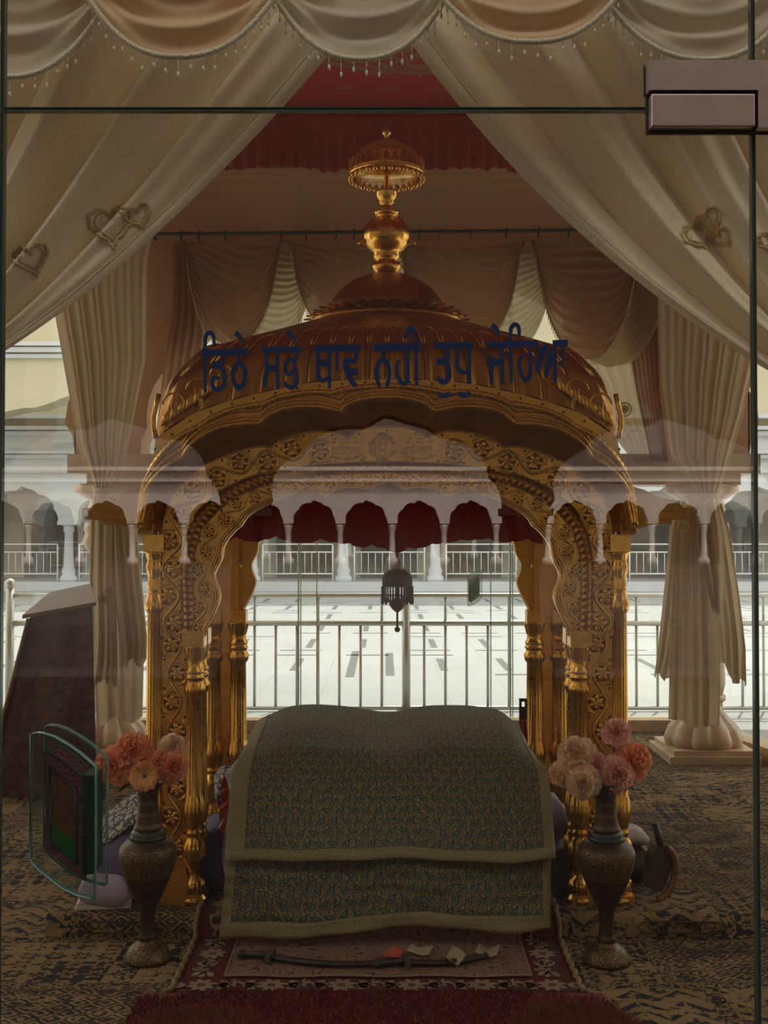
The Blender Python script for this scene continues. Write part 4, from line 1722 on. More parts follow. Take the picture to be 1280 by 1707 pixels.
m.lathe(prof, 60, (0, 0, 0), 0, kfl)
m.build('urn', M['gold_smooth'], finial)
for sg in (-1, 1):
    m = MB()
    m.tube([(sg * 0.095, -0.01, kz(402)), (sg * 0.115, -0.012, kz(401)), (sg * 0.13, -0.013, kz(406))], lambda t: 0.016 * (1 - 0.75 * t), 8)
    m.build('spout', M['gold_smooth'], finial)
m = MB()
cup = [(0.166, kz(292)), (0.166, kz(282)), (0.158, kz(268)), (0.14, kz(256)), (0.115, kz(247)), (0.085, kz(241)), (0.075, kz(237)), (0.04, kz(233)), (0.015, kz(231))]
m.lathe(cup[::-1], 60)
inn = [(r - 0.006, z - 0.003) for r, z in cup]
m.lathe(inn, 60)
m.lathe([(0.160, kz(292)), (0.172, kz(290)), (0.172, kz(287)), (0.160, kz(285))], 60)
for k in range(30):
    th = 2 * pi * k / 30
    r = 0.164
    c = Vector((r * cos(th), r * sin(th), 0))
    m.ball(c + Vector((0, 0, kz(295))), 0.0125, 8, 6)
    # pointed lappets round the rim
    tw = 0.014
    p = [(c.x * 1.02 - tw * -sin(th), c.y * 1.02 - tw * cos(th), kz(266)), (c.x * 1.02 + tw * -sin(th), c.y * 1.02 + tw * cos(th), kz(266)), (c.x * 1.03, c.y * 1.03, kz(285))]
    m.prism(p, (c.x * 0.02, c.y * 0.02, 0))
m.build('umbrella_crown', M['gold_smooth'], finial)

# ------------------------------------------------------------------ inside the shrine
hem = [(368, 906), (394, 894), (418, 903), (441, 899), (460, 893), (478, 900), (509, 905), (535, 898), (560, 904), (582, 905), (600, 912), (620, 908), (640, 913), (663, 922), (680, 912), (700, 913), (720, 906), (740, 904), (768, 899), (795, 899), (815, 896), (830, 903), (854, 902), (880, 898), (905, 907)]
DR = 5.0
hx = [((x - 640) / F * DR, CAMZ + (890 - y) / F * DR) for x, y in hem]


def hem_z(x):
    for (x0_, z0_), (x1_, z1_) in zip(hx, hx[1:]):
        if x0_ <= x <= x1_:
            t = (x - x0_) / (x1_ - x0_)
            return z0_ + (z1_ - z0_) * t - 0.006 * sin(pi * t)
    return hx[0][1]


def drape(u, v):
    x = hx[0][0] + (hx[-1][0] - hx[0][0]) * u
    z = 1.80 + (hem_z(x) - 1.80) * v
    y = DR + 0.014 * sin(x * 31) * v + 0.008 * sin(x * 77 + 2) * v + 0.05 * (1 - v)
    return (x, y, z)


m = MB()
m.grid(drape, 160, 16)


def drape_top(u, v):
    x = -0.74 + 1.50 * u
    y = 4.5 + 1.0 * v
    return (x, y, 1.79 + 0.01 * sin(u * 40) * sin(v * 30))


m.grid(drape_top, 40, 20)
o = m.build('red_canopy_cloth', M['red_velvet'])
tag(o, 'deep red velvet cloth with scalloped hem hanging under the shrine roof', 'cloth')

oc = P(662, 920, DR)
orn = thing('hanging_ornament', 'small silver beaded umbrella ornament with tassels hanging below the red velvet', 'ornament', (oc.x, oc.y - 0.03, 0))
m = MB()


def oz(py):
    return CAMZ + (890 - py) / F * DR


m.lathe([(0.004, oz(918)), (0.006, oz(922)), (0.011, oz(924)), (0.013, oz(930)), (0.012, oz(936)), (0.017, oz(937)), (0.022, oz(940)), (0.020, oz(941)), (0.026, oz(944)), (0.030, oz(948)), (0.028, oz(949))][::-1], 24)
m.build('knob', M['silver'], orn)
m = MB()
rows = [(0.032, oz(948)), (0.046, oz(950)), (0.058, oz(954)), (0.066, oz(960))]
for k in range(9):
    z = oz(960 + k * 1.7)
    rows += [(0.0695, z), (0.0665, z - 0.002)]
rows.append((0.069, oz(977)))
m.lathe(rows[::-1], 36)
m.build('beaded_cap', M['silver_dark'], orn)
m = MB()
for k in range(34):
    th = 2 * pi * k / 34
    r = 0.069
    ln = 978 + 20 + 4 * (k % 2)
    for q in range(10):
        zz = oz(978 + (ln - 978) * q / 10)
        m.ball((r * cos(th), r * sin(th), zz), 0.0038, 6, 4, 0, (1, 1, 1.3))
    m.ball((r * cos(th), r * sin(th), oz(ln + 1)), 0.006, 6, 4, 0, (1, 1, 1.6))
m.build('bead_fringe', M['silver_dark'], orn)
m = MB()
m.lathe([(0.002, oz(976)), (0.006, oz(995)), (0.022, oz(999)), (0.037, oz(1003)), (0.036, oz(1008)), (0.022, oz(1015)), (0.008, oz(1019)), (0.004, oz(1021))][::-1], 24)
m.tube([(0, 0, oz(1019)), (0, 0, oz(1050))], 0.004, 6)
for q in range(6):
    m.ball((0, 0, oz(1024 + q * 4.5)), 0.006, 8, 5)
m.ball((0, 0, oz(1048)), 0.013, 8, 6)
m.build('pendant', M['silver_dark'], orn)

# ------------------------------------------------------------------ covered bed: two paisley cloths
BX0, BX1 = -0.572, 0.620


def cover_top(x):
    """height along the back ridge, humped where the open book lies beneath"""
    return 0.755 + 0.022 * math.exp(-((x + 0.30) / 0.16) ** 2) + 0.018 * math.exp(-((x - 0.27) / 0.18) ** 2) - 0.012 * math.exp(-((x - 0.02) / 0.1) ** 2)


def cover_path(lower):
    """(y, z) profile from the front hem back over the top"""
    if lower:
        return [(4.075, 0.088), (4.09, 0.16), (4.12, 0.28), (4.15, 0.38), (4.17, 0.44)]
    return [(4.10, 0.335), (4.125, 0.37), (4.15, 0.42), (4.19, 0.48), (4.24, 0.555), (4.31, 0.622), (4.42, 0.675), (4.58, 0.712), (4.78, 0.738), (4.96, 0.752), (5.06, 0.735), (5.12, 0.64), (5.14, 0.45), (5.15, 0.2)]


def make_cover(name, lower):
    path = resample([(0, y, z) for y, z in cover_path(lower)], 60 if not lower else 30)
    ns = len(path) - 1
    L = sum((path[i + 1] - path[i]).length for i in range(ns))
    W = BX1 - BX0
    side = 0.0
    nu = 110

    def pos(u, v):
        k = min(int(v * ns), ns - 1)
        p = path[k].lerp(path[k + 1], v * ns - k)
        w = -side + u * (W + 2 * side)          # distance across the cloth
        over_l = max(0.0, -w)
        over_r = max(0.0, w - W)
        x = BX0 + min(max(w, 0), W)
        y, z = p.y, p.z
        if not lower:
            t = max(0.0, min(1.0, (z - 0.62) / 0.1))
            rise = (cover_top(x) - 0.755) * t
            z += rise
            # shoulders sag towards the corners at the top
            e = min(x - BX0, BX1 - x)
            sag = max(0.0, 1 - e / (0.16 if x < 0 else 0.13))
            z -= (0.05 if x < 0 else 0.075) * sag ** 1.6 * t
            x += (0.01 if x < 0 else -0.02) * sag * t
            z -= 0.85 * (over_l + over_r) * t
            x += -over_l * (1 - 0.6 * t) + over_r * (1 - 0.6 * t)
            y += (over_l + over_r) * 0.75 * (1 - t)
            z -= 0.0
        else:
            x += (-0.03 if x < 0 else -0.012) * (1 - v) * (abs(x - 0.02) / 0.6)
            z += (x - 0.3) * 0.035 * (1 - v) + 0.012 * sin(x * 7 + 1) * (1 - v)
        wr = 0.006 * sin(x * 11 + v * 6) + 0.004 * sin(x * 23 - v * 13) + 0.003 * sin(v * 40 + x * 9)
        y += wr - (0.014 if not lower else 0.0)
        z += 0.3 * wr + (0.006 * sin(x * 8 + 2) * (1 - min(1, v * 6)))
        return (x, y, z)
    m = MB()
    nv = 64 if not lower else 30
    m.grid(pos, nu, nv, 0, True, lambda u, v: (u * (W + 2 * side), v * L))
    # woven gold borders: same surface, a hair outside
    bw = 0.034

    def lift(p, q=0.0022):
        return (p[0], p[1] - q, p[2] + q)
    tot = W + 2 * side
    s0 = side / tot
    wu = bw / tot
    rects = [(s0, 1 - s0, 0.0, (0.042 if not lower else 0.05) / L)]
    if lower:
        rects += [(0, 0.036 / tot, 0, 1), (1 - 0.03 / tot, 1, 0, 1)]
    else:
        rects += [(s0 - 0.012 / tot, s0 + 0.058 / tot, 0, 0.62), (1 - s0 - 0.03 / tot, 1 - s0 + 0.012 / tot, 0, 0.50)]
    for (ua, ub, va, vb) in rects:
        nuu = max(2, int((ub - ua) * nu))
        nvv = max(2, int((vb - va) * nv))
        m.grid(lambda u, v: lift(pos(ua + (ub - ua) * u, va + (vb - va) * v)), nuu, nvv, 0, True, lambda u, v: (20 + (ua + (ub - ua) * u) * tot, (va + (vb - va) * v) * L))
    o_ = m.build(name, M['paisley'])
    sol = o_.modifiers.new('thickness', 'SOLIDIFY')
    sol.thickness = 0.003
    sol.offset = -1
    return o_


tag(make_cover('brocade_cover', False), 'upper teal and tan paisley cloth with gold border over the low bed', 'cloth')
tag(make_cover('brocade_cover', True), 'lower teal and tan paisley cloth hanging to the rug beneath the upper one', 'cloth')

# white sheet and red satin peeping out at the left of the bed
m = MB()


def sheet(u, v):
    a = Vector((-0.66, 4.62, 0.53)).lerp(Vector((-0.60, 4.30, 0.12)), v)
    x = a.x + 0.10 * u + 0.02 * sin(v * 7)
    return (x, a.y - 0.04 * u + 0.015 * sin(v * 11 + u * 3), a.z + 0.12 * u * (1 - v) + 0.01 * sin(v * 9))


m.grid(sheet, 12, 24)
o = m.build('white_sheet', M['white_cotton'])
o.modifiers.new('thickness', 'SOLIDIFY').thickness = 0.004
tag(o, 'pale sheet showing at the left edge of the paisley covered bed', 'sheet')
m = MB()


def satin(u, v):
    p = sheet(0, v * 0.55)
    return (p[0] - 0.045 * (1 - u) * (0.4 + 0.6 * sin(pi * v)) , p[1] + 0.03 + 0.01 * sin(v * 30 + u * 5), p[2] - 0.005 + 0.008 * sin(v * 24))


m.grid(satin, 8, 30)
o = m.build('red_satin_cloth', M['red_satin'])
tag(o, 'glossy red satin cloth sticking out under the pale sheet beside the left posts', 'cloth')


def cushion(name, mat, c, size, rot, label, cat, puff=1.0, mats=None):
    m_ = MB()

    def fn(u, v):
        th, ph = 2 * pi * u, pi * (v - 0.5)
        e = 0.35
        f = lambda q, p: math.copysign(abs(q) ** p, q)
        x = f(cos(ph), e * 1.6) * f(cos(th), e)
        y = f(cos(ph), e * 1.6) * f(sin(th), e)
        z = f(sin(ph), 0.8)
        w = 0.02 * sin(5 * x + 3 * y) + 0.015 * sin(9 * y - 4 * x)
        return (x * size[0] / 2, y * size[1] / 2, (z * (1 - 0.4 * max(abs(x), abs(y)) ** 4) + w) * size[2] / 2)
    m_.grid(fn, 40, 20, 0, True, closed_u=True)
    o_ = m_.build(name, mat)
    o_.location = c
    o_.rotation_euler = rot
    return tag(o_, label, cat)


def print_mat(name, a, b_, scale):
    m_, nt, b = new_mat(name)
    tc = nt.nodes.new('ShaderNodeTexCoord')
    d, _ = voro(nt, tc.outputs['Object'], scale, 'DISTANCE_TO_EDGE')
    n = noise(nt, tc.outputs['Object'], scale * 1.4, 2.0)
    setc(nt, b, mix(nt, (d.lt(0.1)).max(n.gt(0.62)), a, b_))
    b.inputs['Roughness'].default_value = 0.85
    return m_


M['print'] = print_mat('black_white_print', (0.36, 0.33, 0.3), (0.03, 0.03, 0.04), 28)
cushion('purple_cushion', M['purple'], (-0.66, 4.62, STEP + 0.13), (0.22, 0.42, 0.26), (0.05, 0.1, 0.1), 'purple cushion wedged between the left posts and the bed', 'cushion')
cushion('printed_cushion', M['print'], (-0.655, 4.86, STEP + 0.34), (0.17, 0.2, 0.15), (0.3, 0.1, 0.2), 'small black and white printed cushion on top behind the purple one', 'cushion')
cushion('purple_bundle', M['purple'], (-1.075, 4.52, STEP + 0.14), (0.28, 0.4, 0.2), (0.15, -0.5, 0.2), 'purple cloth bundle on the carpet outside the left posts behind the vase', 'bundle')
cushion('printed_cloth', M['print'], (-1.09, 4.56, STEP + 0.27), (0.27, 0.3, 0.035), (0.15, -0.62, 0.2), 'folded printed cloth lying on the purple bundle outside the left posts', 'cloth')
cushion('lilac_cloth', M['lilac'], (-1.08, 4.34, STEP + 0.06), (0.2, 0.16, 0.13), (0.0, 0.1, 0.1), 'crumpled lilac cloth low behind the left brass vase', 'cloth')
m = MB()
for k in range(5):
    a_ = 0.04 * sin(k * 2.2)
    mt = Matrix.Translation((-1.09, 4.36, STEP + 0.002 + 0.007 * k)) @ Matrix.Rotation(0.15 + a_, 4, 'Z')
    m.box((-0.105 + 0.004 * k, -0.08, 0), (0.105, 0.08 - 0.004 * k, 0.0065), 0, mt)
tag(m.build('paper_stack', M['paper']), 'flat stack of pale papers on the step left of the left vase', 'papers')
cushion('lilac_towel', M['lilac'], (0.705, 4.72, STEP + 0.25), (0.12, 0.36, 0.16), (0, -0.1, 0), 'folded lilac towel between the bed and the right posts, on the dark box', 'towel')
m = MB()
m.box((0.655, 4.45, STEP), (0.745, 5.0, STEP + 0.17))
tag(m.build('dark_box', M['dark_door']), 'dark narrow box standing between the bed and the right posts', 'box')
cushion('white_cloth', M['white_cotton'], (1.0, 4.72, STEP + 0.175), (0.22, 0.2, 0.07), (0, 0.1, 0), 'folded white cloth on the carpet just right of the right posts', 'cloth')
cushion('dark_bag', M['scabbard'], (1.02, 4.72, STEP + 0.07), (0.22, 0.3, 0.14), (0, 0.05, 0), 'dark bag under the folded white cloth right of the right posts', 'bag')

# fiddle-like wooden instrument lying behind the right vase
rb = thing('bowed_instrument', 'dark stringed instrument with brown wooden edge lying behind the right brass vase', 'instrument', (1.045, 4.36, STEP), 0.0)
m = MB()
outl = []
for k in range(40):
    th = 2 * pi * k / 40
    r = 0.095 * (1 - 0.28 * abs(cos(th)) ** 6) * (0.8 + 0.2 * sin(th))
    outl.append((0.75 * r * cos(th), -0.012, 0.115 + 1.2 * r * sin(th)))
m.prism(outl, (0, 0.05, 0), 0, 0, True)
m.build('body', M['scabbard'], rb)
m = MB()
m.tube([(0.0, 0.0, 0.2), (-0.05, 0.02, 0.3)], 0.014, 8)
m.build('neck', M['black'], rb)
m = MB()
m.tube([(0.062 * cos(t_ / 10), -0.016, 0.12 + 0.1 * sin(t_ / 10)) for t_ in range(-14, 16)], 0.013, 8)
m.build('edge_binding', M['brown_wood'], rb)
rb.rotation_euler = (0.0, 0.25, 0.3)

# black clip stand and red ribbon behind the bed's right shoulder
bs = thing('black_stand', 'slim black stand rising behind the right shoulder of the bed', 'stand', P(871, 1180, 5.22).xy.to_3d() + Vector((0, 0, STEP)))
m = MB()
m.tube([(0, 0, 0), (0, 0, 0.57)], 0.012, 8)
m.box((-0.05, -0.06, 0), (0.05, 0.06, 0.012))
m.build('base', M['black'], bs)
m = MB()
m.box((-0.018, -0.012, 0.55), (0.018, 0.012, 0.63))
m.box((-0.018, -0.018, 0.625), (-0.008, 0.012, 0.665))
m.box((0.008, -0.018, 0.625), (0.018, 0.012, 0.665))
m.box((-0.018, -0.012, 0.655), (0.018, 0.012, 0.668))
m.build('clip', M['black'], bs)
m = MB()
m.grid(lambda u, v: (0.0 + 0.03 * u + 0.01 * sin(v * 5) + 0.63, 5.16 + 0.012 * sin(u * 12 + v * 4), 0.67 - 0.55 * v), 8, 16)
tag(m.build('red_ribbon', M['red_satin']), 'red ribbon cloth hanging by the black stand at the right back of the bed', 'ribbon')

# ------------------------------------------------------------------ rugs
rug = thing('floral_rug', 'maroon rug with beige flower border running under the bed to the front', 'rug', (-0.0245, 0, 0))
RX = 0.675
RYF, RYB = 3.71, 5.2


def rug_z(y):
    """the rug climbs the carpeted step"""
    if y < SY - 0.06:
        return 0.0105
    if y < SY + 0.03:
        t = (y - SY + 0.06) / 0.09
        return 0.0105 + (STEP + 0.004 - 0.0105) * (3 * t * t - 2 * t ** 3)
    return STEP + 0.006


def rug_y(d):
    """distance along the rug -> y"""
    return RYF + d


m = MB()


def layer(mbx, x0, x1, y0, y1, dz, mi):
    ys = sorted(set([y0, y1] + [y for y in [SY - 0.06 + 0.015 * k for k in range(9)] if y0 < y < y1]))
    xs = [x0 + (x1 - x0) * k / 10 for k in range(11)]
    n = len(xs)
    vs = [(x, y, rug_z(y) + dz) for y in ys for x in xs]
    mbx.add(vs, [(j * n + i, j * n + i + 1, (j + 1) * n + i + 1, (j + 1) * n + i) for j in range(len(ys) - 1) for i in range(n - 1)], mi, False)


layer(m, -RX, RX, RYF, RYB, 0.0, 0)
# soft waves of maroon along the border
for k in range(34):
    y = RYF + 0.12 + k * 0.043
    for sg in (-1, 1):
        x = sg * (RX - 0.05 - 0.02 * sin(k * 0.9))
        if y < RYB - 0.05:
            m.box((x - 0.018, y, rug_z(y) + 0.0005), (x + 0.018, y + 0.043, rug_z(y + 0.02) + 0.0012), 1)


def flat_flower(x, y, R, rot, mi=2, petals=8):
    for k in range(petals):
        a_ = rot + 2 * pi * k / petals
        pts = []
        for q in range(9):
            t = q / 8
            w = R * 0.22 * sin(pi * t) ** 0.7
            r = R * (0.2 + 0.8 * t)
            pts.append((r, w))
        outline = pts + [(r, -w) for r, w in reversed(pts[1:-1])]
        P3 = []
        for r, w in outline:
            X_ = x + r * cos(a_) - w * sin(a_)
            Y_ = y + r * sin(a_) + w * cos(a_)
            P3.append((X_, Y_, rug_z(Y_) + 0.0035))
        m.poly(P3, mi)
    m.poly([(x + R * 0.26 * cos(t), y + R * 0.26 * sin(t), rug_z(y) + 0.0045) for t in [2 * pi * q / 12 for q in range(12)]], 3)


def flat_leaf(x, y, L, W, a_, mi=2):
    pts = []
    for q in range(9):
        t = q / 8
        pts.append((L * t, W * sin(pi * t) ** 0.8))
    outline = pts + [(l, -w) for l, w in reversed(pts[1:-1])]
    P3 = []
    for l, w in outline:
        X_, Y_ = x + l * cos(a_) - w * sin(a_), y + l * sin(a_) + w * cos(a_)
        P3.append((X_, Y_, rug_z(Y_) + 0.003))
    m.poly(P3, mi)


def flat_curl(x, y, r, a0, mi=2):
    pts = [(x + r * (1 - j / 18) * cos(a0 + j * 0.33), y + r * (1 - j / 18) * sin(a0 + j * 0.33)) for j in range(15)]
    m.tube([(p, q, rug_z(q) + 0.003) for p, q in pts], 0.005, 4, mi)


def motif(x, y, along, k):
    """one repeat of the border, along = direction angle"""
    if k % 2 == 0:
        flat_flower(x, y, 0.052, along + 0.3)
        for s_ in (-1, 1):
            flat_leaf(x + s_ * 0.05 * cos(along), y + s_ * 0.05 * sin(along), 0.05, 0.010, along + (0.5 if s_ > 0 else pi - 0.5))
            flat_leaf(x + s_ * 0.05 * cos(along), y + s_ * 0.05 * sin(along), 0.05, 0.010, along + (-0.5 if s_ > 0 else pi + 0.5))
    else:
        flat_curl(x, y, 0.026, along)
        flat_curl(x - 0.03 * sin(along), y + 0.03 * cos(along), 0.018, along + 2)
        for s_ in (-1, 1):
            for da in (0.2, 0.8, -0.6):
                flat_leaf(x + s_ * 0.02 * cos(along), y + s_ * 0.02 * sin(along), 0.058, 0.014, along + (da if s_ > 0 else pi - da))


nb = 11
for k in range(nb):
    motif(-RX + 0.085 + k * (2 * RX - 0.17) / (nb - 1), RYF + 0.052, 0.0, k)
for sg in (-1, 1):
    for k in range(1, 10):
        motif(sg * (RX - 0.08), RYF + 0.052 + k * 0.14, pi / 2, k)
for k in range(9):
    x = -RX + 0.1 + k * 0.145
    m.box((x, RYF + 0.012, rug_z(RYF)), (x + 0.09, RYF + 0.05, rug_z(RYF) + 0.0012), 1)
m.build('pile', [M['rug_red'], M['rug_brown'], M['rug_beige'], M['rug_centre']], rug)
m = MB()
for sg in (-1, 1):
    ys = [RYF + (RYB - RYF) * k / 150 for k in range(151)]
    m.tube([(sg * (RX + 0.008 * (1 + 0.4 * sin(k * 0.9))), y, rug_z(y) + 0.006) for k, y in enumerate(ys)], 0.009, 7, twist=0.9, ridges=2)
m.build('cord_edging', M['rug_cord'], rug)

mat_o = MB()
m = mat_o
layer(m, -0.545, 0.505, RYF + 0.115, 5.15, 0.0075, 0)
for sg, x in ((-1, -0.545), (1, 0.505)):
    ys = [RYF + 0.115 + 0.02 * k for k in range(0, 40)]
    m.tube([(x, y, rug_z(y) + 0.0085) for y in ys], 0.004, 5, 1)
m.tube([(-0.545 + 1.05 * k / 60, RYF + 0.115 + 0.006 * sin(k * 0.35), 0.019) for k in range(61)], 0.004, 5, 1)
o = m.build('scroll_mat', [M['rug_field'], M['rug_beige']])
tag(o, 'dusty pink mat with dark scroll pattern laid on the maroon rug under the bed', 'mat')

# red pile mat in front, with fluffy orange-red ends
RM = thing('red_mat', 'dark red pile mat with fluffy orange ends along the bottom edge', 'mat', (0.0, 0, 0))
m = MB()
m.box((-0.78, 3.08, 0.008), (0.72, 3.69, 0.016))
m.build('backing', M['fluff_red'], RM)


def pile(nm, matn, n, region, h0, h1, w):
    mm = MB()
    for _ in range(n):
        x, y = region()
        if x is None:
            continue
        a_ = random.uniform(0, 2 * pi)
        h = random.uniform(h0, h1)
        lx, ly = random.gauss(0, 0.45) * h, random.gauss(-0.1, 0.45) * h
        dx, dy = w * cos(a_), w * sin(a_)
        z = 0.012
        mm.add([(x - dx, y - dy, z), (x + dx, y + dy, z), (x + dx * 0.6 + lx * 0.5, y + dy * 0.6 + ly * 0.5, z + h * 0.6), (x - dx * 0.6 + lx * 0.5, y - dy * 0.6 + ly * 0.5, z + h * 0.6), (x + lx, y + ly, z + h)],
               [(0, 1, 2, 3), (3, 2, 4)], 0, True)
    o_ = mm.build(nm, matn, RM)
    o_['kind'] = 'stuff'
    return o_


def reg_mid():
    x, y = random.uniform(-0.80, 0.74), random.uniform(3.08, 3.72)
    e = 3.70 + 0.012 * sin(x * 21) + 0.01 * sin(x * 47)
    if x > 0.5:
        e -= (x - 0.5) * 0.35
    if x < -0.55:
        e -= (-0.55 - x) * 0.2
    return (x, y) if y < e else (None, None)


def reg_ends():
    sg = random.choice((-1, 1))
    if sg < 0:
        c, rx, ry = (-0.56, 3.34), 0.21, 0.20
    else:
        c, rx, ry = (0.58, 3.38), 0.20, 0.20
    a_, r = random.uniform(0, 2 * pi), sqrt(random.random())
    return c[0] + rx * r * cos(a_), c[1] + ry * r * sin(a_)


pile('pile', M['fluff_red'], 22000, reg_mid, 0.010, 0.024, 0.0025)
pile('fluff', M['fluff_orange'], 17000, reg_ends, 0.025, 0.05, 0.0022)

# ------------------------------------------------------------------ offerings on the rug
ZR = 0.021


def sabre(name, label, p0, p1, grip):
    t = thing(name, label, 'sword', (p0[0], p0[1], ZR), math.atan2(p1[1] - p0[1], p1[0] - p0[0]))
    L = math.hypot(p1[0] - p0[0], p1[1] - p0[1])
    mm = MB()
    pts = [(x, -0.03 * sin(pi * x / L) * 1.0, 0.012) for x in [L * q / 16 for q in range(17)]]
    mm.grid(lambda u, v: (pts[int(u * 16)][0], pts[int(u * 16)][1] + 0.017 * cos(2 * pi * v) * (1 - 0.35 * u), 0.012 + 0.009 * sin(2 * pi * v)), 16, 12)
    mm.ball((L, 0, 0.012), 0.012, 8, 6)
    mm.build('scabbard', M['scabbard'], t)
    mm = MB()
    mm.box((-0.012, -0.045, 0.003), (0.006, 0.045, 0.024))
    mm.build('guard', M['silver_dark'], t)
    mm = MB()
    mm.tube([(-0.01, 0, 0.013), (-0.05, 0.004, 0.014), (-0.1, -0.004, 0.013)], 0.012, 10)
    mm.ball((-0.11, -0.005, 0.015), 0.02, 10, 6, 0, (0.8, 1, 0.7))
    mm.build('hilt', M['scabbard'], t)


sabre('sheathed_sword', 'dark sheathed sword with hilt at the left, lying on the rug before the bed', (-0.40, 3.965), (-0.03, 3.90), True)
sabre('sheathed_sword', 'dark sheathed sword pointing to the right, lying on the rug before the bed', (0.08, 3.915), (0.36, 3.97), False)


def note(name, mat, px, py, w, d, rz_, tilt, label, cat='banknote', fold=0.0):
    mm = MB()
    mm.grid(lambda u, v: ((u - 0.5) * w, (v - 0.5) * d, 0.006 + fold * abs(u - 0.45) * w + 0.004 * sin(u * 6 + v * 3) + tilt * v * d), 8, 6)
    D = (CAMZ - 0.02) * F / (py - 890)
    o_ = mm.build(name, mat)
    o_.location = ((px - 640) / F * D, D, ZR)
    o_.rotation_euler = (0, 0, rz_)
    sd_ = o_.modifiers.new('thickness', 'SOLIDIFY')
    sd_.thickness = 0.001
    return tag(o_, label, cat)


note('banknote', M['note_red'], 652, 1590, 0.075, 0.06, 0.5, 0.1, 'crumpled reddish note nearest the left sword tip', fold=0.3)
note('banknote', M['note_red'], 682, 1601, 0.075, 0.03, 0.0, 0.1, 'small flat bright red note in the middle of the notes')
note('banknote', M['note_tan'], 700, 1585, 0.085, 0.055, -0.35, 0.15, 'tan folded note behind the small red one', fold=0.2)
note('banknote', M['note_tan'], 752, 1603, 0.07, 0.07, 0.6, 0.1, 'pale folded note standing like a tent right of the red note', fold=0.9)
note('banknote', M['note_tan'], 812, 1588, 0.08, 0.07, -0.3, 0.1, 'brownish folded note under the right sword tip', fold=0.4)

# ------------------------------------------------------------------ vases and flowers
VPROF = [(0.084, 0.0), (0.085, 0.012), (0.078, 0.022), (0.07, 0.04), (0.052, 0.058), (0.034, 0.068), (0.032, 0.074), (0.037, 0.08), (0.03, 0.088), (0.026, 0.1), (0.024, 0.13), (0.026, 0.17), (0.033, 0.19),
         (0.045, 0.215), (0.062, 0.25), (0.080, 0.29), (0.095, 0.33), (0.1025, 0.365), (0.103, 0.385), (0.096, 0.405), (0.080, 0.422), (0.066, 0.432)]
VRING = [(0.066, 0.432), (0.064, 0.44), (0.059, 0.446), (0.061, 0.452), (0.057, 0.458), (0.05, 0.466)]
VNECK = [(0.05, 0.466), (0.052, 0.47), (0.048, 0.474), (0.044, 0.49), (0.039, 0.51), (0.036, 0.535), (0.035, 0.57), (0.037, 0.60), (0.046, 0.618), (0.062, 0.63), (0.064, 0.636), (0.058, 0.634), (0.03, 0.60)]


def vase(label, px, Y):
    t = thing('brass_vase', label, 'vase', ((px - 640) / F * Y, Y, 0.009), 0, 'engraved brass vases')
    for nm, pr, mt in (('body', VPROF, M['vase']), ('collar', VRING, M['vase_ring']), ('neck', VNECK, M['vase'])):
        mm = MB()
        mm.lathe(pr, 48)
        mm.build(nm, mt, t)
    return t


vl = vase('tall engraved dark brass vase left of the bed holding salmon flowers', 249, 4.0)
vr = vase('tall engraved dark brass vase right of the bed holding pink and cream flowers', 1008, 3.98)


def flower_mesh(name, mat, R, layers=6, flat=False, seed=0):
    rr = random.Random(seed)
    mm = MB()
    for L_ in range(layers):
        f = L_ / (layers - 1)
        n = 7 + L_ * 2
        for k in range(n):
            az = 2 * pi * (k + 0.5 * (L_ % 2)) / n + rr.uniform(-0.15, 0.15)
            el = (pi / 2 * 0.92) * (1 - f) - (0.45 if not flat else -0.1) * f + rr.uniform(-0.1, 0.1)
            if flat:
                el = 0.3 + 0.2 * rr.random()
            ln = R * (0.82 + 0.2 * rr.random()) * (0.75 + 0.25 * f)
            wd = ln * (0.42 + 0.1 * rr.random())
            ph = rr.uniform(0, 6)
            vs, uv = [], []
            for i in range(5):
                t = i / 4
                for j in range(7):
                    q = -1 + j / 3
                    w = wd * (0.15 + 0.85 * sin(min(1.0, t * 1.15) * pi / 2)) * q
                    ruf = 0.10 * R * t * t * sin(q * 7 + ph) + 0.03 * R * t * sin(q * 15 + ph * 2)
                    rad = ln * t * (1 - 0.12 * q * q * t) + (0.05 * R * sin(q * 11 + ph) * t * t)
                    curl = (0.10 * R * t * t) * (1 if L_ > 2 else -0.8)
                    ex_, ez_ = cos(el), sin(el)
                    x = rad * ex_ + ez_ * -(ruf + curl * 0.3)
                    z = rad * ez_ + ex_ * (ruf - curl)
                    vs.append((x * cos(az) - w * sin(az), x * sin(az) + w * cos(az), z))
                    uv.append((k * 0.37 + q * 0.3, t))
            mm.add(vs, [(i * 7 + j, i * 7 + j + 1, (i + 1) * 7 + j + 1, (i + 1) * 7 + j) for i in range(4) for j in range(6)], 0, True, uv)
    if flat:
        mm.ball((0, 0, R * 0.12), R * 0.1, 8, 6, 1)
    return mm.mesh(name, [mat, M['black']])


FM = {}


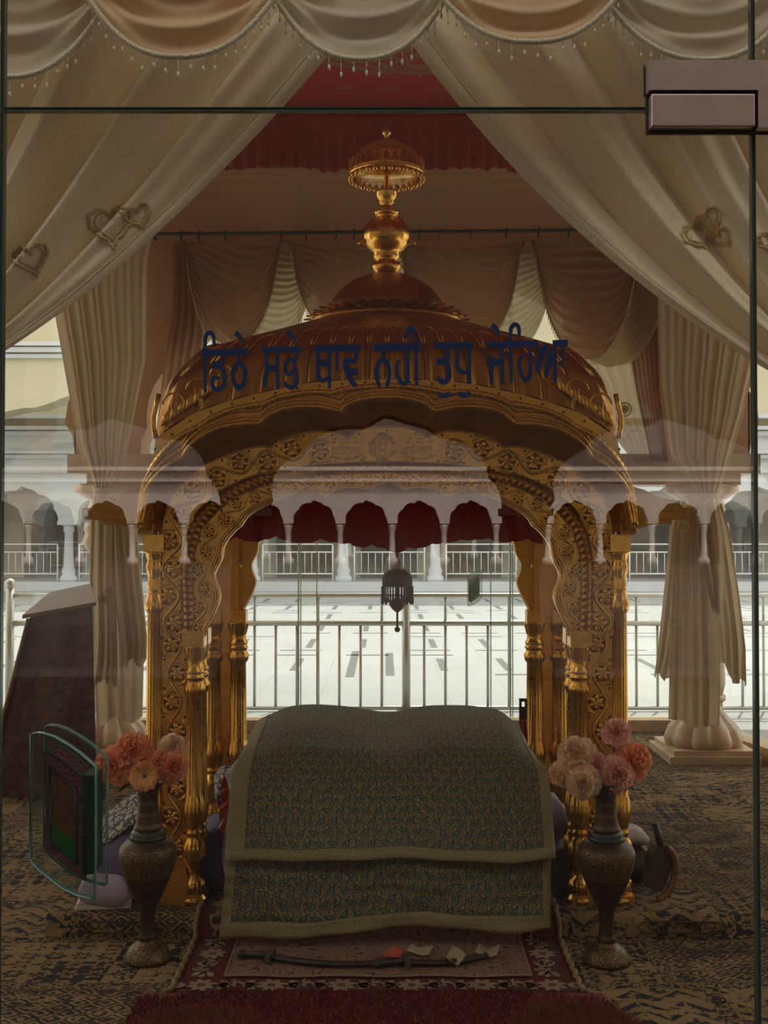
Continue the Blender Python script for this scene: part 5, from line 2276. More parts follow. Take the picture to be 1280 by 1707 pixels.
def flower(mat, px, py, dY, r_px, face, label, vz, flat=False, group=None):
    """a bloom with its stem; face = direction the bloom looks"""
    Y = vz.location.y + dY
    p = P(px, py, Y)
    R = r_px / F * Y * 1.02
    t = thing('flower', label, 'flower', (vz.location.x, vz.location.y, vz.location.z + 0.42), 0, group)
    mm = FM.get((mat, flat))
    if mm is None:
        mm = FM[(mat, flat)] = flower_mesh('bloom', M[mat], 1.0, 6 if not flat else 4, flat, len(FM))
    b = bpy.data.objects.new('bloom', mm)
    COL.objects.link(b)
    b.parent = t
    b.location = p - Vector(t.location)
    b.scale = (R, R, R)
    b.rotation_euler = Vector(face).to_track_quat('Z', 'Y').to_euler()
    b.rotation_euler.rotate_axis('Z', px * 0.37)
    q = b.location
    mm2 = MB()
    d0 = Vector((random.uniform(-0.015, 0.015), random.uniform(-0.012, 0.012), 0.0))
    top = Vector((d0.x * 1.4 + q.x * 0.10, d0.y * 1.4 + q.y * 0.10, 0.2))
    d = Vector(face).normalized()
    back = q - d * R * 0.25
    mm2.tube(smooth_line([d0, top, top.lerp(back, 0.5) + Vector((0, 0, 0.012)), back], 14), 0.0035, 6)
    mm2.build('stem', M['stem'], t)
    return t


gl, gr = 'salmon flowers in the left vase', 'pink flowers in the right vase'
flower('petal_salmon', 190, 1274, 0.02, 36, (-0.55, -0.75, 0.2), 'large salmon bloom at the far left of the left vase', vl, group=gl)
flower('petal_salmon', 221, 1248, 0.03, 35, (-0.15, -0.8, 0.6), 'tall salmon bloom at the top of the left vase', vl, group=gl)
flower('petal_yellow', 243, 1292, -0.06, 27, (0.05, -1, 0.25), 'open yellow salmon bloom with black centre at the front of the left vase', vl, True, group=gl)
flower('petal_salmon', 268, 1268, 0.0, 24, (0.1, -0.9, 0.5), 'small salmon bloom in the middle of the left bouquet', vl, group=gl)
flower('petal_salmon', 289, 1277, -0.01, 30, (0.4, -0.9, 0.15), 'round salmon bloom at the right side of the left vase', vl, group=gl)
flower('petal_cream', 289, 1244, 0.04, 26, (0.35, -0.6, 0.7), 'cream and magenta bloom at the top right of the left bouquet', vl, group=gl)
flower('petal_pink', 1027, 1219, 0.03, 27, (0.15, -0.55, 0.8), 'single pink bloom standing highest over the right vase', vr, group=gr)
flower('petal_cream', 960, 1256, 0.02, 36, (-0.35, -0.75, 0.55), 'wide cream and magenta bloom at the upper left of the right vase', vr, group=gr)
flower('petal_cream', 970, 1302, -0.05, 32, (-0.25, -0.95, 0.0), 'cream and magenta bloom hanging lowest at the right vase', vr, group=gr)
flower('petal_cream', 933, 1288, 0.0, 24, (-0.85, -0.55, 0.0), 'smaller magenta edged bloom at the far left of the right vase', vr, group=gr)
flower('petal_pink', 994, 1276, 0.0, 26, (-0.05, -0.9, 0.4), 'deep pink bloom in the middle of the right bouquet', vr, group=gr)
flower('petal_pink', 1027, 1290, -0.04, 33, (0.1, -0.95, 0.1), 'full pale pink bloom at the front of the right vase', vr, group=gr)
flower('petal_salmon', 1055, 1266, 0.01, 35, (0.5, -0.75, 0.4), 'large salmon pink bloom at the far right of the right vase', vr, group=gr)
for vz, lst in ((vl, ((0.07, -0.01, 0.66, 0.3), (-0.06, -0.02, 0.63, 2.9))), (vr, ((0.05, -0.04, 0.645, 0.2), (0.09, -0.01, 0.66, 0.6), (-0.05, -0.03, 0.65, 2.6)))):
    for k, (dx, dy, dz, an) in enumerate(lst):
        mm = MB()
        mm.grid(lambda u, v: (0.07 * u, 0.022 * sin(pi * u) * (v * 2 - 1), -0.02 * u * u + 0.006 * abs(v * 2 - 1)), 8, 4)
        mm.tube([(0, 0, 0), (-0.04, 0, -0.05), (-0.05, 0, -0.1)], 0.002, 5)
        o = mm.build('leaf', M['leaf'])
        o.location = Vector(vz.location) + Vector((dx * 0.7, dy, dz))
        o.rotation_euler = (0.2, 0.25, an)
        side = 'left' if vz is vl else 'right'
        lab = {('left', 0): 'dark leaf on the right side of the left vase rim', ('left', 1): 'dark leaf on the left side of the left vase rim',
               ('right', 0): 'dark leaf at the front of the right vase rim', ('right', 1): 'dark leaf at the outer right of the right vase rim', ('right', 2): 'dark leaf on the bed side of the right vase rim'}[(side, k)]
        tag(o, lab, 'leaf')

# ------------------------------------------------------------------ marble columns at the back
def column(name, label, px):
    Y = 7.64
    x = (px - 640) / F * Y
    t = thing(name, label, 'column', (x, Y, 0.008), 0, 'tan marble columns at the rear')
    mm = MB()
    mm.box((-0.30, -0.30, 0.0), (0.30, 0.30, 0.05))
    mm.box((-0.27, -0.27, 0.05), (0.27, 0.27, 0.085))
    mm.build('plinth', M['marble_tan'], t)
    mm = MB()
    fl = lambda th, z: (0.9 + 0.13 * abs(cos(th * 5)) ** 0.5) if z < 0.34 else 1.0
    mm.lathe(densify([(0.25, 0.085), (0.262, 0.13), (0.235, 0.20), (0.17, 0.27), (0.12, 0.33), (0.115, 0.36), (0.15, 0.39), (0.15, 0.42)], 0.02), 60, (0, 0, 0), 0, fl)
    mm.build('base', M['marble_tan'], t)
    mm = MB()
    mm.lathe([(0.13, 0.42), (0.15, 0.5), (0.14, 0.8), (0.115, 1.30), (0.13, 1.33), (0.13, 1.36), (0.11, 1.38)], 40, (0, 0, 0), 0, lambda th, z: 0.97 + 0.03 * abs(cos(th * 8)))
    mm.build('shaft', M['marble_tan'], t)
    mm = MB()
    for z0, z1, r0, r1 in ((1.38, 1.60, 0.17, 0.18), (1.60, 1.86, 0.14, 0.245)):
        prf = [(r0 * 0.7, z0), (r0, z0 + 0.04), (r0 * 1.1, z0 + 0.09), (r0, z0 + 0.15), (r1, z1 - 0.05), (r1 * 0.96, z1)]
        mm.lathe(densify(prf, 0.02), 48, (0, 0, 0), 0, lambda th, z: 0.93 + 0.1 * abs(cos(th * 4)) ** 0.5)
    mm.build('capital', M['marble_tan'], t)
    return t


column('marble_column', 'carved tan marble column at the left rear behind the tied drape', 185)
column('marble_column', 'carved tan marble column at the right rear with a square plinth', 1170)

# ------------------------------------------------------------------ canopy cloth on the ceiling and its fringe
cano = thing('ceiling_canopy', 'red brocade canopy cloth stretched high over the shrine with long red fringe', 'canopy', (0.03, 5.15, 4.06))
m = MB()
m.grid(lambda u, v: (-1.7 + 3.4 * u, -1.35 + 2.7 * v, 0.02 * sin(pi * round(u * 20) * 0.3) * sin(v * 17) * min(1, 12 * u * (1 - u)) * min(1, 12 * v * (1 - v))), 40, 40)
m.build('cloth', M['brocade'], cano)


def fringe(p0, p1, h, seedv):
    p0, p1 = Vector(p0), Vector(p1)
    L = (p1 - p0).length
    d = (p1 - p0) / L
    nrm = Vector((-d.y, d.x, 0))
    rr = random.Random(seedv)
    n = int(L * 110)
    drop = []
    cur = 0.0
    for i in range(n + 1):
        if i % 11 == 0:
            cur = rr.uniform(-0.012, 0.012)
        drop.append(cur + rr.uniform(-0.006, 0.006))
    mm = MB()
    mm.grid(lambda u, v: tuple(p0 + d * (L * u) + nrm * (0.014 * sin(u * L * 78) * v + 0.02 * sin(u * L * 11) * v) + Vector((0, 0, -(h + drop[int(round(u * n))] + 0.012 * sin(u * L * 5)) * v))), n, 6)
    mm.build('fringe', M['red_fringe'], cano)


fringe((-1.7, 1.35, 0), (1.7, 1.35, 0), 0.385, 1)
fringe((-1.7, -1.35, 0), (1.7, -1.35, 0), 0.37, 2)
fringe((-1.7, -1.35, 0), (-1.7, 1.35, 0), 0.37, 3)
fringe((1.7, -1.35, 0), (1.7, 1.35, 0), 0.37, 4)
m = MB()
for sx_ in (-1, 1):
    for sy_ in (-1, 1):
        m.tube([(sx_ * 1.68, sy_ * 1.33, 0), (sx_ * 1.68, sy_ * 1.33, 0.54)], 0.006, 6)
m.build('hanging_cord', M['rod'], cano)

# ------------------------------------------------------------------ rear curtain rod, swags, drapes
RD = 7.27
rodt = thing('curtain_rod', 'thin black rod with small rings across the rear arch', 'curtain rod', (0, RD, 0))
za = P(0, 388, RD).z
zb = P(0, 380, RD).z
xa_, xb_ = P(225, 0, RD).x, P(1090, 0, RD).x
m = MB()
m.tube([(xa_ + (xb_ - xa_) * t, 0, za + (zb - za) * t) for t in (0, 0.5, 1)], 0.012, 10)
for t in (0.03, 0.97):
    m.tube([(xa_ + (xb_ - xa_) * t, 0, za + (zb - za) * t), (xa_ + (xb_ - xa_) * t, 0.14, za + (zb - za) * t)], 0.01, 6)
m.build('rod', M['rod'], rodt)
RINGS = [300, 330, 374, 468, 510, 560, 590, 606, 700, 733, 786, 845, 899, 950, 1000, 1040]
for px in RINGS:
    m = MB()
    x = P(px, 0, RD).x
    z = za + (zb - za) * (x - xa_) / (xb_ - xa_)
    m.tube([(x + 0.004 * sin(t), 0.020 * cos(t), z - 0.014 + 0.034 * sin(t)) for t in [2 * pi * k / 16 for k in range(16)]], 0.0045, 6, closed=True)
    m.build('ring', M['rod'], rodt)


def swag(name, x0, x1, ztop, drop, Y, mat, parent, nf=7, bulge=0.05, top_sag=0.03, edge=0.55, fringe_len=0.0, seedv=0):
    """draped swag: rows of hanging folds between two gather points (local to parent)"""
    rr = random.Random(seedv)
    ph = rr.uniform(0, 6)

    def fn(u, v):
        q = 2 * u - 1
        side = 1 - abs(q) ** 2.2
        s_ = top_sag * (1 - q * q) + (drop - top_sag * 0.3) * (v ** 1.05) * (edge + (1 - edge) * 0 + (1 - edge) * side if False else (side * (1 - edge * 0.35) + edge * 0.35 * (1 - abs(q) ** 6)))
        xs = q * (1 - 0.10 * v * abs(q) ** 3)
        x = (x0 + x1) / 2 + (x1 - x0) / 2 * xs
        foldv = sin(2 * pi * nf * (v + 0.12 * sin(q * 2.0 + ph)) + ph)
        y = Y - bulge * side * (0.3 + 0.7 * v) - 0.018 * foldv * (0.35 + 0.65 * side)
        z = ztop - s_ - 0.008 * foldv * side
        return (x, y, z)
    mm = MB()
    mm.grid(fn, 44, nf * 9)
    o_ = mm.build(name, mat, parent)
    hemline = [Vector(fn(k / 60, 1.0)) for k in range(61)]
    return o_, hemline, fn


rv = thing('rear_valance', 'row of tan sheer swags hung from the black rod behind the shrine', 'valance', (0, RD, 0))
XS = [298, 474, 655, 882, 1075]


def hang_len(py):
    return P(0, 392, RD).z - P(0, py, RD).z


for k, (a_, b_) in enumerate(zip(XS, XS[1:])):
    xa2, xb2 = P(a_, 0, RD).x, P(b_, 0, RD).x
    zt = P(0, 398, RD).z
    # light under-swag showing between and below
    o_, hl, _ = swag('under_swag', xa2 + 0.1, xb2 + 0.25, zt - 0.03, hang_len((572, 560, 590, 590)[k]), 0.05, M['sheer_cream'], rv, 14, 0.01, 0.03, 0.9, seedv=k + 40)
    o_, hl, _ = swag('swag', xa2, xb2, zt, hang_len((562, 540, 575, 583)[k]), 0.0, M['sheer_brown'], rv, 9, 0.06, 0.05, 0.75, seedv=k + 10)
    mm = MB()
    mm.tube(hl, 0.006, 5)
    for p in hl[::1]:
        mm.tube([p, p + Vector((0, 0, -0.045))], 0.0025, 4)
    mm.build('fringe', M['sheer_cream'], o_)


def poly_at(line, v):
    pts = resample([(x, y, 0) for x, y in line], 40)
    k = min(int(v * 40), 39)
    p = pts[k].lerp(pts[k + 1], v * 40 - k)
    return p.x, p.y


def hung(name, left, right, Y, mat, parent, nf=5, amp=0.05, ampend=None, seedv=0, hem_scallop=0.0, nv=40, ydrift=0.0):
    """pleated cloth between two edge lines given in photo pixels at depth Y (parent at origin x/z)"""
    rr = random.Random(seedv)
    ph = rr.uniform(0, 6)
    L = resample([(x, y, 0) for x, y in left], 40)
    Rr = resample([(x, y, 0) for x, y in right], 40)
    ampend = amp if ampend is None else ampend

    def fn(u, v):
        k = min(int(v * 40), 39)
        a_ = L[k].lerp(L[k + 1], v * 40 - k)
        b2 = Rr[k].lerp(Rr[k + 1], v * 40 - k)
        x, y = a_.x + (b2.x - a_.x) * u, a_.y + (b2.y - a_.y) * u
        y += hem_scallop * sin(u * 2 * pi * 1.4 + ph) * max(0, v - 0.8) / 0.2
        p = P(x, y, Y)
        A = amp + (ampend - amp) * v
        w = sin(2 * pi * nf * (u + 0.03 * sin(3 * v + ph)) + ph)
        w = math.copysign(abs(w) ** 0.7, w)
        return (p.x, (p.y - A * w * (0.7 + 0.3 * sin(5 * u + ph)) + ydrift * v) - parent.location.y, p.z)
    mm = MB()
    mm.grid(fn, nf * 14, nv)
    return mm.build(name, mat, parent), fn


def band(name, px, py, w, h, Y, parent, mat):
    mm = MB()
    c = P(px, py, Y)
    hw = w / F * Y / 2
    hh = h / F * Y / 2
    mm.lathe([(hw * 0.95, -hh), (hw * 1.05, -hh * 0.4), (hw, 0), (hw * 1.06, hh * 0.5), (hw * 0.95, hh)], 20, (c.x, c.y - parent.location.y, c.z), 0)
    return mm.build(name, mat, parent)


DL = thing('rear_drape', 'ivory drape tied round the left rear column beside the maroon lectern', 'curtain', (0, 7.22, 0), 0, 'ivory drapes tied round the rear columns')
hung('upper_drape', [(78, 360), (84, 480), (104, 590), (130, 740), (158, 815)], [(262, 360), (246, 430), (243, 600), (207, 770), (180, 818)], 7.12, M['curtain_rear'], DL, 6, 0.05, 0.02, 1)
band('tie_band', 169, 822, 26, 16, 7.12, DL, M['curtain_rear'])
hung('skirt', [(157, 825), (150, 870), (149, 960), (152, 1040), (150, 1100), (140, 1140)], [(181, 825), (190, 880), (192, 960), (196, 1060), (196, 1138), (196, 1140)], 7.05, M['curtain_rear'], DL, 3, 0.035, 0.05, 2, 6)
hung('skirt', [(178, 825), (186, 880), (192, 980), (205, 1080), (205, 1112)], [(182, 825), (228, 860), (240, 980), (247, 1060), (246, 1100)], 7.1, M['curtain_rear'], DL, 4, 0.03, 0.05, 3, 10)
hung('skirt', [(163, 830), (168, 950), (160, 1100), (165, 1204)], [(205, 830), (232, 950), (242, 1100), (240, 1196)], 7.2, M['curtain_rear'], DL, 4, 0.03, 0.04, 4, 6)
hung('side_panel', [(283, 400), (284, 520), (277, 560), (255, 756)], [(345, 400), (345, 560), (330, 650), (300, 770)], 7.39, M['sheer_brown'], DL, 5, 0.04, 0.03, 5)
DRr = thing('rear_drape', 'ivory drape tied round the right rear column with embroidered hem', 'curtain', (0, 7.22, 0), 0, 'ivory drapes tied round the rear columns')
hung('upper_drape', [(1094, 360), (1099, 500), (1105, 640), (1122, 760), (1160, 822)], [(1300, 360), (1264, 590), (1242, 690), (1212, 785), (1196, 826)], 7.12, M['curtain_rear'], DRr, 6, 0.05, 0.02, 6)
band('tie_band', 1179, 830, 40, 16, 7.12, DRr, M['curtain_rear'])
hung('tie_tail', [(1176, 832), (1180, 870), (1182, 930)], [(1192, 832), (1198, 870), (1200, 928)], 6.98, M['sheer_cream'], DRr, 2, 0.015, 0.02, 7)
hung('skirt', [(1150, 838), (1116, 862), (1106, 960), (1092, 1090), (1087, 1122)], [(1170, 838), (1150, 900), (1140, 1000), (1120, 1110), (1112, 1132)], 7.1, M['curtain_rear'], DRr, 3, 0.035, 0.045, 8, 5)
hung('skirt', [(1152, 838), (1124, 880), (1116, 1000), (1112, 1110), (1110, 1200)], [(1190, 838), (1186, 900), (1190, 1000), (1195, 1110), (1194, 1212)], 7.0, M['curtain_rear'], DRr, 5, 0.035, 0.05, 9, 4)
hung('skirt', [(1170, 838), (1172, 900), (1188, 1010), (1195, 1100), (1200, 1110)], [(1202, 838), (1216, 890), (1228, 980), (1240, 1080), (1241, 1148)], 7.12, M['curtain_rear'], DRr, 4, 0.03, 0.05, 10, 10)
hung('skirt', [(1165, 836), (1160, 900), (1176, 980), (1188, 1030)], [(1196, 836), (1204, 880), (1206, 960), (1204, 1012)], 6.95, M['curtain_rear'], DRr, 3, 0.025, 0.035, 11, 14)
hung('side_panel', [(932, 400), (940, 575), (995, 690), (1060, 775)], [(1046, 400), (1050, 560), (1066, 660), (1088, 775)], 7.405, M['sheer_cream'], DRr, 5, 0.02, 0.02, 14)
hung('side_panel', [(1040, 400), (1044, 560), (1062, 660), (1086, 770)], [(1108, 400), (1104, 560), (1105, 660), (1118, 770)], 7.39, M['sheer_brown'], DRr, 7, 0.04, 0.03, 12)
# small embroidered rosettes on the drapes
def rose_on(parent, px, py, Y, r):
    mm = MB()
    c = P(px, py, Y)
    R_ = r / F * Y
    tfn = lambda x, z, h: Vector((x, c.y - parent.location.y - h, z))
    for rr_ in (1.0, 0.55):
        mm.tube([tfn(c.x + R_ * rr_ * cos(t) * (1 + 0.06 * sin(7 * t)), c.z + R_ * rr_ * sin(t) * (1 + 0.06 * sin(7 * t)), 0.0) for t in [2 * pi * k / 30 for k in range(30)]], R_ * 0.14, 5, closed=True)
    rosette(mm, tfn, c.x, c.z, R_ * 0.4, 0.01)
    mm.build('embroidery', [M['embroidery'], M['embroidery'], M['embroidery']], parent)


rose_on(DL, 184, 985, 6.98, 8)
rose_on(DL, 172, 997, 6.98, 8)
rose_on(DRr, 1122, 1034, 6.92, 9)
rose_on(DRr, 1139, 878, 6.92, 8)
rose_on(DRr, 1042, 682, 7.2, 11)

# ------------------------------------------------------------------ front curtains just inside the glass
FD = 2.06
random.seed(21)


def front_curtain(name, label, T0, C0, K0, T1, C1, K1, nf, seedv):
    t = thing(name, label, 'curtain', (0, FD, 0))
    rr = random.Random(seedv)
    ph = [rr.uniform(0, 6) for _ in range(5)]

    def mixp(a_, b_, u):
        return (a_[0] + (b_[0] - a_[0]) * u, a_[1] + (b_[1] - a_[1]) * u)

    def fn(u, v):
        a_, b_, c_ = mixp(T0, T1, u), mixp(C0, C1, u), mixp(K0, K1, u)
        x = (1 - v) ** 2 * a_[0] + 2 * v * (1 - v) * b_[0] + v * v * c_[0]
        y = (1 - v) ** 2 * a_[1] + 2 * v * (1 - v) * b_[1] + v * v * c_[1]
        p = P(x, y, FD)
        uu = u + 0.02 * sin(4 * v + ph[0])
        w = 0.6 * sin(2 * pi * nf * uu + ph[1] + 0.6 * sin(2.2 * v)) + 0.35 * sin(2 * pi * nf * 2.1 * uu + ph[2] + v) + 0.25 * sin(2 * pi * nf * 0.47 * uu + ph[3])
        env = 0.15 + 0.85 * min(1.0, (1 - u) / 0.32)
        A = 0.085 * (1 - 0.3 * v) * env
        w = 0.35 * w + 0.62 * (2 * abs(cos(pi * nf * 0.8 * uu + ph[1] + 0.5 * sin(2 * v))) ** 0.65 - 1)
        rip = 0.0025 * sin(60 * u + 9 * v) * sin(7 * v + ph[4])
        return (p.x, 0.02 - A * w + rip + 0.012 * sin(u * 3), p.z)
    mm = MB()
    mm.grid(fn, 240, 90)
    o_ = mm.build('panel', M['curtain'], t)
    # stitched hem along the swept edge
    e = MB()
    e.grid(lambda q, v: tuple(Vector(fn(0.965 + 0.035 * q, v)) + Vector((0, -0.004 - 0.004 * sin(pi * q), 0))), 6, 90)
    e.tube([Vector(fn(0.965, k / 90)) + Vector((0, -0.004, 0)) for k in range(91)], 0.0018, 5)
    e.build('hem', M['curtain'], t)
    bv = BVHTree.FromPolygons([Vector(v_) for v_ in mm.v], mm.f)
    return t, bv


def heart_pts(cx, cy, w, rot=0.0, n=44, wob=0.0):
    pts = []
    for k in range(n):
        th = 2 * pi * k / n
        x = 16 * sin(th) ** 3
        y = -(13 * cos(th) - 5 * cos(2 * th) - 2 * cos(3 * th) - cos(4 * th))
        s_ = w / 32 * (1 + wob * cos(th * 14))
        x, y = x * s_, y * s_
        pts.append((cx + x * cos(rot) - y * sin(rot), cy + x * sin(rot) + y * cos(rot)))
    return pts


def on_curtain(bv, px, py, lift=0.002):
    p = P(px, py, FD)
    o_ = Vector((0, -FD, CAMZ))
    d_ = (Vector((p.x, 0, p.z)) - o_).normalized()
    h = bv.ray_cast(o_, d_)
    return (h[0] if h[0] is not None else Vector((p.x, 0, p.z))) - d_ * lift


def heart(bv, parent, cx, cy, w, rot=0.0):
    e = MB()
    e.tube([on_curtain(bv, x, y) for x, y in heart_pts(cx, cy, w, rot, 196, 0.045)], 0.0036, 6, 0, closed=True)
    e.tube([on_curtain(bv, x, y) for x, y in heart_pts(cx, cy, w * 0.72, rot)], 0.0018, 5, 0, closed=True)
    # scatter of sequins inside
    for _ in range(46):
        th, r = random.uniform(0, 2 * pi), sqrt(random.random()) * w * 0.26
        c = on_curtain(bv, cx + r * cos(th), cy + r * sin(th) - w * 0.03, 0.0015)
        e.ball(c, 0.0016, 5, 3, 1)
    for _ in range(60):
        q = random.choice(heart_pts(cx, cy, w * random.uniform(1.05, 1.2), rot))
        e.ball(on_curtain(bv, q[0] + random.uniform(-2, 2), q[1] + random.uniform(-2, 2), 0.001), 0.0011, 4, 3, 1)
    e.build('embroidery', [M['embroidery'], M['sequin']], parent)


CL, bvl = front_curtain('front_curtain', 'cream satin curtain swept to the left behind the front glass, with embroidered hearts', (-330, -30), (-330, 330), (-250, 660), (625, -20), (199, 517), (-200, 690), 6.5, 3)
heart(bvl, CL, 182, 372, 74, -0.12)
heart(bvl, CL, 228, 356, 44, -0.4)
heart(bvl, CL, 50, 428, 58, -0.3)
CR, bvr = front_curtain('front_curtain', 'cream satin curtain swept to the right behind the front glass', (1620, -30), (1620, 330), (1560, 680), (630, -20), (981, 505), (1500, 720), 6.5, 8)
heart(bvr, CR, 1168, 388, 56, -0.5)
heart(bvr, CR, 1186, 364, 44, -0.7)
heart(bvr, CR, 1206, 394, 34, -0.8)
heart(bvr, CR, 1288, 398, 44, -0.4)

# rod they hang on, above the view, with valance swags
VD = 1.93
va = thing('swag_valance', 'scalloped cream and peach swag valance with pearl drops along the top', 'valance', (0, VD, 0))
ztop = P(0, -95, VD).z
m = MB()
m.tube([(-0.95, 0.04, ztop + 0.02), (0.95, 0.04, ztop + 0.02)], 0.012, 10)
m.build('rod', M['rod'], va)
SW = [(-150, 172, 122, 'swag_grey', 0.035), (452, 748, 92, 'swag_grey', 0.035), (1012, 1345, 92, 'swag_grey', 0.035), (132, 468, 102, 'swag_peach', 0.0), (722, 1044, 78, 'swag_peach', 0.0)]
for k, (a_, b_, bot, mt, dy) in enumerate(SW):
    xa2, xb2 = P(a_, 0, VD).x, P(b_, 0, VD).x
    zb_ = P(0, bot, VD).z
    top_at = P(0, -30, VD).z

    def vfn(u, v, xa2=xa2, xb2=xb2, zb_=zb_, dy=dy, k=k, top_at=top_at):
        q = 2 * u - 1
        x = (xa2 + xb2) / 2 + (xb2 - xa2) / 2 * q
        hemz = zb_ + (top_at - zb_) * abs(q) ** 2.3
        z0 = ztop
        z = z0 + (hemz - z0) * v
        fold = sin(v * 17 + 2.6 * (1 - q * q) + k * 1.7 + 0.8 * q) + 0.5 * sin(v * 31 + 5 * q * q + k)
        y = dy - 0.03 * (1 - q * q) * v - 0.011 * fold * (0.3 + 0.7 * (1 - q * q)) * min(1, 4 * (1 - v) + 0.15)
        return (x, y, z)
    mm = MB()
    mm.grid(vfn, 60, 60)
    o_ = mm.build('swag', M[mt], va)
    hl = [Vector(vfn(q / 120, 1.0)) + Vector((0, -0.004, 0)) for q in range(121)]
    hm = MB()
    hl2 = resample(hl, 260)
    hm.tube(hl2, 0.005, 7, 0, twist=0.9, ridges=2)
    hm.build('braid', M['hem'], o_)
    fr = MB()
    nd = int(sum((b - a).length for a, b in zip(hl, hl[1:])) / 0.0215)
    for q, p in enumerate(resample(hl, nd)):
        ln = 0.016 + 0.006 * ((q * 7) % 3)
        fr.tube([p, p + Vector((0, 0, -ln))], 0.0009, 4)
        fr.ball(p + Vector((0, 0, -ln - 0.003)), 0.0028, 7, 5, 0, (1, 1, 1.9))
        fr.ball(p + Vector((0, 0, -ln * 0.5)), 0.0018, 6, 4)
    fr.build('pearl_drops', M['bead'], o_)

# ------------------------------------------------------------------ maroon lectern at the left
YL = 6.45
LX = lambda px: (px - 640) / F * YL
LZ = lambda py: CAMZ + (890 - py) / F * YL
lec = thing('lectern', 'tall maroon leather covered lectern with slanted top at the left beside the column', 'lectern', (LX(120), YL, 0.008))
lx = LX(120)


def L3(px, py, dy):
    return (LX(px) - lx, dy, LZ(py) - 0.008)


m = MB()
A_ = [L3(-24, 1326, 0.0), L3(164, 1326, 0.0), L3(150, 1010, 0.06), L3(44, 1032, 0.06)]
A_ = [(p[0], p[1], max(0.0, p[2])) for p in A_]
B_ = [(p[0] * 0.9, p[1] + 0.5 - (0.1 if k > 1 else 0), p[2]) for k, p in enumerate(A_)]
bxr = lambda px: (px - 640) / F * (YL + 0.5) - lx
B_[1] = (bxr(160), B_[1][1], B_[1][2])
B_[2] = (bxr(147), B_[2][1], B_[2][2])
B_[2] = (B_[2][0], B_[2][1], L3(0, 985, 0)[2])
B_[3] = (B_[3][0], B_[3][1], L3(0, 1000, 0)[2])


def quad(a, b, c, d, n, mi, wav):
    a, b, c, d = map(Vector, (a, b, c, d))
    nr = (b - a).cross(d - a).normalized()
    def fn(u, v):
        p = (a.lerp(b, u)).lerp(d.lerp(c, u), v)
        e = min(u, 1 - u, v, 1 - v) * 4
        return tuple(p + nr * wav * min(1, e) * (sin(u * 9 + v * 4) * 0.6 + sin(v * 13 - u * 7) * 0.4))
    m.grid(fn, n, n, mi, True)


quad(A_[0], A_[1], A_[2], A_[3], 24, 0, 0.018)
quad(B_[1], B_[0], B_[3], B_[2], 12, 0, 0.01)
quad(A_[1], B_[1], B_[2], A_[2], 12, 0, 0.01)
quad(B_[0], A_[0], A_[3], B_[3], 12, 0, 0.01)
m.poly([A_[0], B_[0], B_[1], A_[1]], 0)
m.build('body', M['podium'], lec)
m = MB()
top = [Vector(A_[3]) + Vector((-0.03, -0.03, 0)), Vector(A_[2]) + Vector((0.03, -0.03, 0)), Vector(B_[2]) + Vector((0.02, 0.02, 0)), Vector(B_[3]) + Vector((-0.03, 0.02, 0))]
m.prism(top, (0, 0, 0.022))
m.build('slanted_top', M['tan_wood'], lec)
m = MB()
e0, e1 = Vector(A_[0]), Vector(A_[3])
m.tube([e0 + Vector((0, -0.006, 0.01)), e1 + Vector((0, -0.006, 0))], 0.014, 6)
m.build('edge_strip', M['tan_wood'], lec)

# ------------------------------------------------------------------ fittings on the front glass
def px_on(px, py, Y=GY):
    p = P(px, py, Y)
    return p.x, p.z


def fit_block(name, parent, x0, x1, z0, z1, yf, mi='steel_patch', bev=0.004):
    mm = MB()
    pts = []
    r = bev
    mm.box((x0, yf - 0.022, z0), (x1, GY - 0.006, z1))
    o_ = mm.build(name, [M[mi]], parent)
    b = o_.modifiers.new('soft_edges', 'BEVEL')
    b.width = 0.0025
    b.segments = 3
    return o_


ax, az = px_on(1077, 108)
bx_, bz = px_on(1300, 160)
cx2, cz2 = px_on(1253, 220)
fit = thing('glass_clamp', 'satin steel corner clamp joining the glass sheets at the upper right', 'clamp', (0, GY, 0))
fit.location = (0, 0, 0)
m = MB()
out2 = [(ax, az), (bx_, az), (bx_, cz2), (px_on(1257, 0)[0], cz2), (px_on(1257, 0)[0], px_on(0, 158)[1]), (ax, px_on(0, 158)[1])]
m.prism([(x, GY - 0.032, z) for x, z in out2], (0, 0.024, 0))
o = m.build('plate', [M['steel_patch']], fit)
bv_ = o.modifiers.new('soft_edges', 'BEVEL')
bv_.width = 0.002
bv_.segments = 3
m = MB()
m.prism([(x, GY - 0.01, z) for x, z in [(ax - 0.003, az), (bx_, az), (bx_, cz2 - 0.003), (px_on(1256, 0)[0], cz2 - 0.003), (px_on(1256, 0)[0], px_on(0, 160)[1]), (ax - 0.003, px_on(0, 160)[1])]], (0, 0.003, 0))
m.build('gasket', M['steel_edge'], fit)
m = MB()
x0_, z0_ = px_on(1081, 218)
x1_, z1_ = px_on(1252, 164)
m.box((x0_, GY - 0.032, z0_), (x1_, GY - 0.0065, z1_))
o = m.build('pivot_fitting', [M['steel_patch']], door)
o['label'] = 'satin steel pivot fitting under the corner clamp'
bv_ = o.modifiers.new('soft_edges', 'BEVEL')
bv_.width = 0.002
bv_.segments = 3
m = MB()
m.box((x0_ - 0.004, GY - 0.012, z0_ - 0.005), (x1_ + 0.002, GY - 0.0062, z1_ + 0.003))
m.build('gasket', M['steel_edge'], o)

